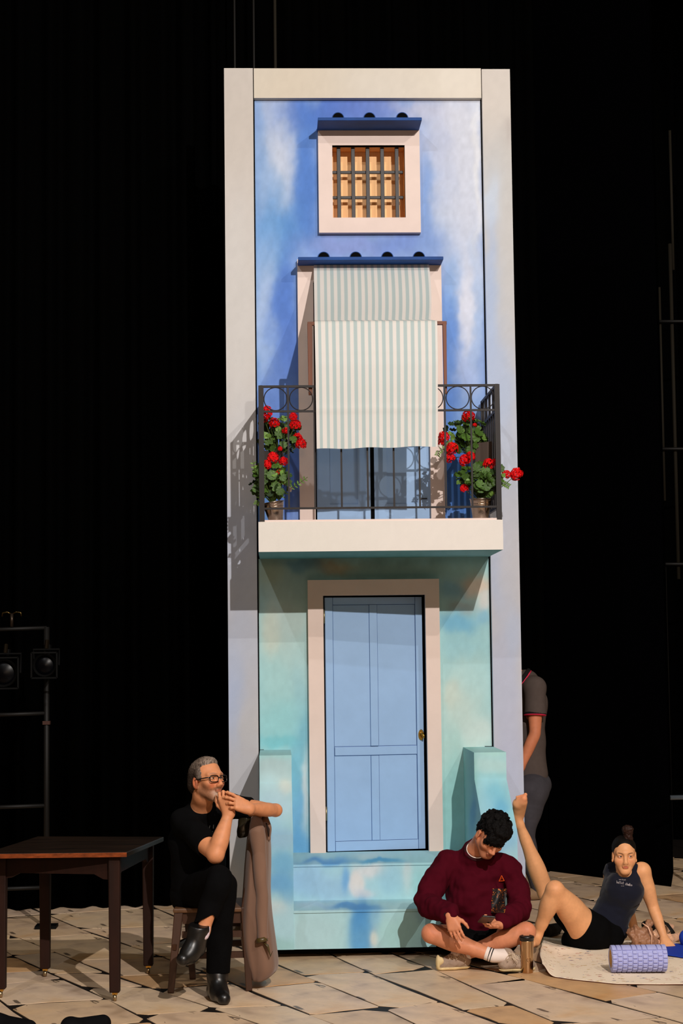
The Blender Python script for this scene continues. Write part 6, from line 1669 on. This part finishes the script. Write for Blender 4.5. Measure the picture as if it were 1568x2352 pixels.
    # dark shapes cut by the lower left corner: a pair of black shoes
    for p0, p1, lab in ((fl(170, 2362, .05), fl(236, 2350, .05), 'black shoe cut by the bottom edge, right one of the pair at lower left'), (fl(0, 2352, .05), fl(66, 2362, .04), 'black shoe with red trim cut by the bottom left corner')):
        K = empty('black_shoe', p0 * (1, 1, 0), lab, 'shoe', 'black shoes at the bottom left corner'); S2 = Solid(); S2.cone(p0, p1, .045, .040, .02).cone(p0, p0 + (-.02, 0, .01), .045, .045, .02); S2.cut((p0[0], p0[1], .005), (0, 0, -1), .4)
        solid_obj('shoe_upper', new_mat('black_leather', (5, 5, 7), .8, spec=.1), K, S2.polys(.005))
        if 'red' in lab: MB().tube([p0 + (.01, .03, .035), p1 + (-.04, .02, .03)], .006, 6).build('red_trim', new_mat('red_piping', (150, 16, 20), .6), K, smooth=True)


dance_things()


# ================================================================== geraniums on the balcony
M_leafs = [new_mat('geranium_leaf', (58, 88, 26), .55, spec=.35, noise=(60, .25), objvar=.35), new_mat('ivy_leaf', (96, 130, 56), .5, spec=.35, noise=(60, .2), objvar=.35)]
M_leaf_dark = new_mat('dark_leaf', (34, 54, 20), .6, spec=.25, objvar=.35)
M_stem = new_mat('stem_green', (70, 88, 34), .7)
M_petal = new_mat('red_petal', (214, 10, 14), .65, spec=.15, noise=(90, .25))


def leaf_mesh(name, mat, lobes, r):
    V = [(0, 0, 0)]; n = 18
    for i in range(n):
        a = -math.pi * .5 + .35 + (2 * math.pi - .7) * i / (n - 1); q = r * (1 + .08 * math.cos(lobes * a)); V.append((q * math.cos(a), q * math.sin(a) + r * .55, .18 * r * math.cos(lobes * a * 1.0) + .12 * r))
    F_ = [(0, i, i + 1) for i in range(1, n)]
    me = bpy.data.meshes.new(name); me.from_pydata(V, [], F_); me.materials.append(mat); me.polygons.foreach_set('use_smooth', [True] * len(F_)); return me


def narrow_leaf(name, mat):
    V = [(0, 0, 0), (.006, .010, .002), (.006, .020, .002), (0, .032, 0), (-.006, .020, .002), (-.006, .010, .002)]
    me = bpy.data.meshes.new(name); me.from_pydata(V, [], [(0, 1, 2, 3), (0, 3, 4, 5)]); me.materials.append(mat); return me


LEAF = [leaf_mesh('leaf', M_leafs[0], 7, .026), leaf_mesh('leaf', M_leaf_dark, 7, .026), leaf_mesh('leaf', M_leafs[1], 3, .018)]
NARROW = narrow_leaf('leaf', M_leafs[1])


def flower_mesh(seed):
    rnd = random.Random(seed); m = MB()
    for k in range(30):
        z = 1 - 1.6 * (k + .5) / 30; a = 2.4 * k; s_ = math.sqrt(max(0, 1 - z * z)); c = np.array((s_ * math.cos(a), s_ * math.sin(a), z)) * .034
        d = nrm(c + np.array([rnd.gauss(0, .006) for _ in range(3)])); u = nrm(np.cross(d, (.3, .5, .8))); v = np.cross(d, u)
        for p in range(5):
            b = 2 * math.pi * p / 5 + rnd.random(); e = u * math.cos(b) + v * math.sin(b); e2 = -u * math.sin(b) + v * math.cos(b)
            m.add([c, c + e * .008 + e2 * .006 + d * .003, c + e * .015 + d * .001, c + e * .008 - e2 * .006 + d * .003], [(0, 1, 2, 3)])
    me = bpy.data.meshes.new('flower_head'); me.from_pydata(m.v, [], m.f); me.materials.append(M_petal); return me


FLOWERS = [flower_mesh(s_) for s_ in (1, 2, 3)]


def plant(base, centre, rad, nleaf, flowers, label, seed, group, pot, dark=.5, sprigs=()):
    """a geranium: stems, single leaves, flower heads, in its pot"""
    rnd = random.Random(seed); K = empty('potted_geranium', base, label, 'plant', group); base = np.array(base, float); centre = np.array(centre, float)
    def child(nm, me, M_):
        o = bpy.data.objects.new(nm, me); COL.objects.link(o); o.parent = K; o.matrix_parent_inverse = Matrix.Translation(-Vector(K.location)); o.matrix_basis = M_; return o
    st = MB()
    for i in range(nleaf):
        while True:
            q = np.array([rnd.uniform(-1, 1) for _ in range(3)])
            if .25 < np.linalg.norm(q) < 1: break
        p = centre + q * rad
        nv = nrm(q * .7 + np.array((.25, -.9, .45)) + np.array([rnd.gauss(0, .45) for _ in range(3)])); yv = nrm(np.cross(nv, nrm(np.array([rnd.gauss(0, 1), 0, rnd.gauss(0, 1)])))); xv = np.cross(yv, nv)
        s_ = rnd.uniform(.85, 1.3); M_ = Matrix([[*(xv * s_)], [*(yv * s_)], [*(nv * s_)]]).transposed().to_4x4(); M_.translation = Vector(p)
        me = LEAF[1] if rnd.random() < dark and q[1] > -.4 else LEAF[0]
        if rnd.random() < .3: me = LEAF[2]
        child('leaf', me, M_)
        if i % 2 == 0: st.tube([base + (0, 0, .0), base * .45 + p * .55 + (0, 0, .01), p], [.0025, .002, .0012], 5)
    for fx, fs in flowers:
        fx = np.array(fx, float); M_ = Matrix.Rotation(rnd.uniform(0, 6), 4, 'Z') @ Matrix.Rotation(rnd.uniform(-.9, .3), 4, 'X') @ Matrix.Scale(fs, 4); M_.translation = Vector(fx)
        child('flower', rnd.choice(FLOWERS), M_); st.tube([base, (base + fx) / 2 + np.array((0, 0, -.01)), fx], [.0028, .0024, .002], 5)
    for path in sprigs:
        st.tube(path, [.002] * len(path), 5)
        for a, b_ in zip(path[:-1], path[1:]):
            for t in (0, .33, .66):
                for s_ in (-1, 1):
                    p = np.array(a) * (1 - t) + np.array(b_) * t; d = nrm(np.array(b_) - np.array(a)); w_ = nrm(np.cross(d, (0, 1, .2))) * s_; yv = nrm(w_ + d * .6); nv = nrm(np.cross(yv, np.cross((0, -1, .3), yv))); xv = np.cross(yv, nv)
                    M_ = Matrix([[*xv], [*yv], [*nv]]).transposed().to_4x4() @ Matrix.Scale(.75, 4); M_.translation = Vector(p); child('leaf', NARROW, M_)
    o = st.build('stems', M_stem, K, smooth=True, fix=False); o['kind'] = 'stuff'
    if pot: pot(K)
    return K


def bucket(c, axis, r0, r1, h):
    def f(K):
        MB().lathe([(.001, 0), (r0, 0), (r0 * 1.02, .004), (r1, h - .006), (r1 * 1.05, h - .004), (r1 * 1.05, h), (r1 * .97, h), (r0 * .95, .01), (.001, .01)], c, axis, 36, cap=False).build('bucket', M_zinc, K, smooth=True)
        for t in (.62, .72):
            MB().lathe([(r0 + (r1 - r0) * t, h * t - .003), (r0 + (r1 - r0) * t + .0025, h * t), (r0 + (r1 - r0) * t, h * t + .003)], c, axis, 36, cap=False).build('bucket_ridge', M_zinc, K, smooth=True)
        a = nrm(axis); s_ = nrm(np.cross(a, (0, 1, 0))); top = np.array(c) + a * h
        MB().tube([top + s_ * r1 * math.cos(t) + np.array((0, -1, 0)) * r1 * 1.1 * math.sin(t) + a * -.02 * math.sin(t) for t in np.linspace(0, math.pi, 14)], .0022, 6).build('bucket_handle', M_zinc, K, smooth=True)
    return f


FY = RY + .10
FLz = lambda px, py, Y: (at(px, py, Y), )
G = 'red geraniums on the balcony'
# lower left bucket, leaning
c = at(634, 1189, FY); c[2] = SLABZ + .002; ax_ = (-.16, 0, 1)
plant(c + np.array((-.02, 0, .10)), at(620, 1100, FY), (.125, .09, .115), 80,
      [(at(627, 1052, FY - .05), 1.0), (at(651, 1060, FY - .03), .75), (at(612, 1068, FY - .05), .8), (at(640, 1086, FY), .8), (at(650, 1105, FY), .7), (at(592, 1075, FY), .5)],
      'red geranium in a leaning zinc bucket at the left end of the balcony floor', 3, G, bucket(c, ax_, .044, .066, .118), .35,
      [[at(640, 1150, FY), at(662, 1125, FY), at(684, 1112, FY - .03), at(706, 1096, FY - .05)], [at(622, 1120, FY), at(630, 1090, FY), at(631, 1066, FY - .06)], [at(604, 1130, FY), at(592, 1150, FY - .05), at(588, 1160, FY - .05)], [at(600, 1100, FY), at(586, 1085, FY - .06), at(580, 1056, FY - .08)]])
# little metal cup caught among its leaves
c = at(664, 1124, FY - .06); K = empty('metal_cup', c, 'tiny shiny metal cup among the leaves at the left balcony corner', 'cup')
MB().lathe([(.001, -.014), (.015, -.014), (.017, .008), (.020, .010), (.020, .014), (.017, .014), (.014, -.01), (.001, -.01)], c, (.2, 0, 1), 20, cap=False).build('cup_body', M_zinc, K, smooth=True)
MB().lathe([(.0165, .0), (.018, .002), (.0165, .004)], c, (.2, 0, 1), 20, cap=False).build('cup_band', M_zinc, K, smooth=True)
# upper left plant on the side railing
FU = RY + .22
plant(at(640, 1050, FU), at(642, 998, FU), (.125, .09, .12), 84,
      [(at(613, 946, FU - .08), .95), (at(606, 960, FU - .08), .8), (at(630, 972, FU - .08), .9), (at(673, 957, FU - .06), .7), (at(678, 976, FU - .08), .95), (at(655, 990, FU - .09), .6), (at(683, 1006, FU - .03), .8), (at(691, 1020, FU - .02), .95), (at(643, 1031, FU - .09), .4)],
      'dark-leaved red geranium hanging high on the left side railing', 4, G,
      lambda K: (MB().box(at(640, 1040, FU)[0] - .11, at(640, 1040, FU)[0] + .03, FU - .03, FU + .06, at(640, 1066, FU)[2], at(640, 1036, FU)[2]).build('planter_box', new_mat('dark_planter', (30, 22, 18), .6), K, bevel=.004)), .85)
# upper right plant
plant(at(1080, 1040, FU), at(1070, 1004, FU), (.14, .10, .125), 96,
      [(at(1075, 957, FU - .06), 1.1), (at(1019, 1004, FU - .05), .95), (at(1014, 1016, FU - .02), .7), (at(1038, 1030, FU - .09), 1.05), (at(1033, 1052, FU - .04), .9), (at(1068, 1058, FU - .10), 1.05), (at(1080, 1048, FU - .09), .8), (at(1090, 976, FU - .06), .35)],
      'bushy red geranium hanging high on the right side railing', 5, G,
      lambda K: (MB().hexa([(at(1088, 1060, FU)[0], FU - .05, at(1088, 1068, FU)[2]), (RX1 - .02, FU - .05, at(1100, 1062, FU)[2]), (RX1 - .02, FU + .08, at(1100, 1062, FU)[2]), (at(1088, 1060, FU)[0], FU + .08, at(1088, 1068, FU)[2]),
                  (at(1088, 1020, FU)[0], FU - .06, at(1088, 1020, FU)[2]), (RX1 - .015, FU - .06, at(1100, 1016, FU)[2]), (RX1 - .015, FU + .09, at(1100, 1016, FU)[2]), (at(1088, 1020, FU)[0], FU + .09, at(1088, 1020, FU)[2])]).build('planter_box', new_mat('brown_planter', (58, 42, 32), .6), K, bevel=.004)), .7,
      [[at(1028, 1026, FU - .04), at(1008, 1036, FU - .04), at(1003, 1048, FU - .04)]])
# lower right bucket
c = at(1103, 1188, FY); c[2] = SLABZ + .002
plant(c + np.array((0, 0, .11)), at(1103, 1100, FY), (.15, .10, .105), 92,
      [(at(1122, 1066, FY - .04), .95), (at(1136, 1062, FY - .02), .6), (at(1066, 1122, FY - .04), .7), (at(1186, 1090, FY + .1), 1.1), (at(1162, 1090, FY + .06), .75)],
      'red geranium in an upright zinc bucket at the right end of the balcony floor', 6, G, bucket(c, (.03, 0, 1), .048, .068, .125), .3,
      [[at(1090, 1120, FY), at(1098, 1090, FY - .05), at(1101, 1074, FY - .06)], [at(1150, 1108, FY), at(1160, 1112, FY), at(1170, 1118, FY)]])
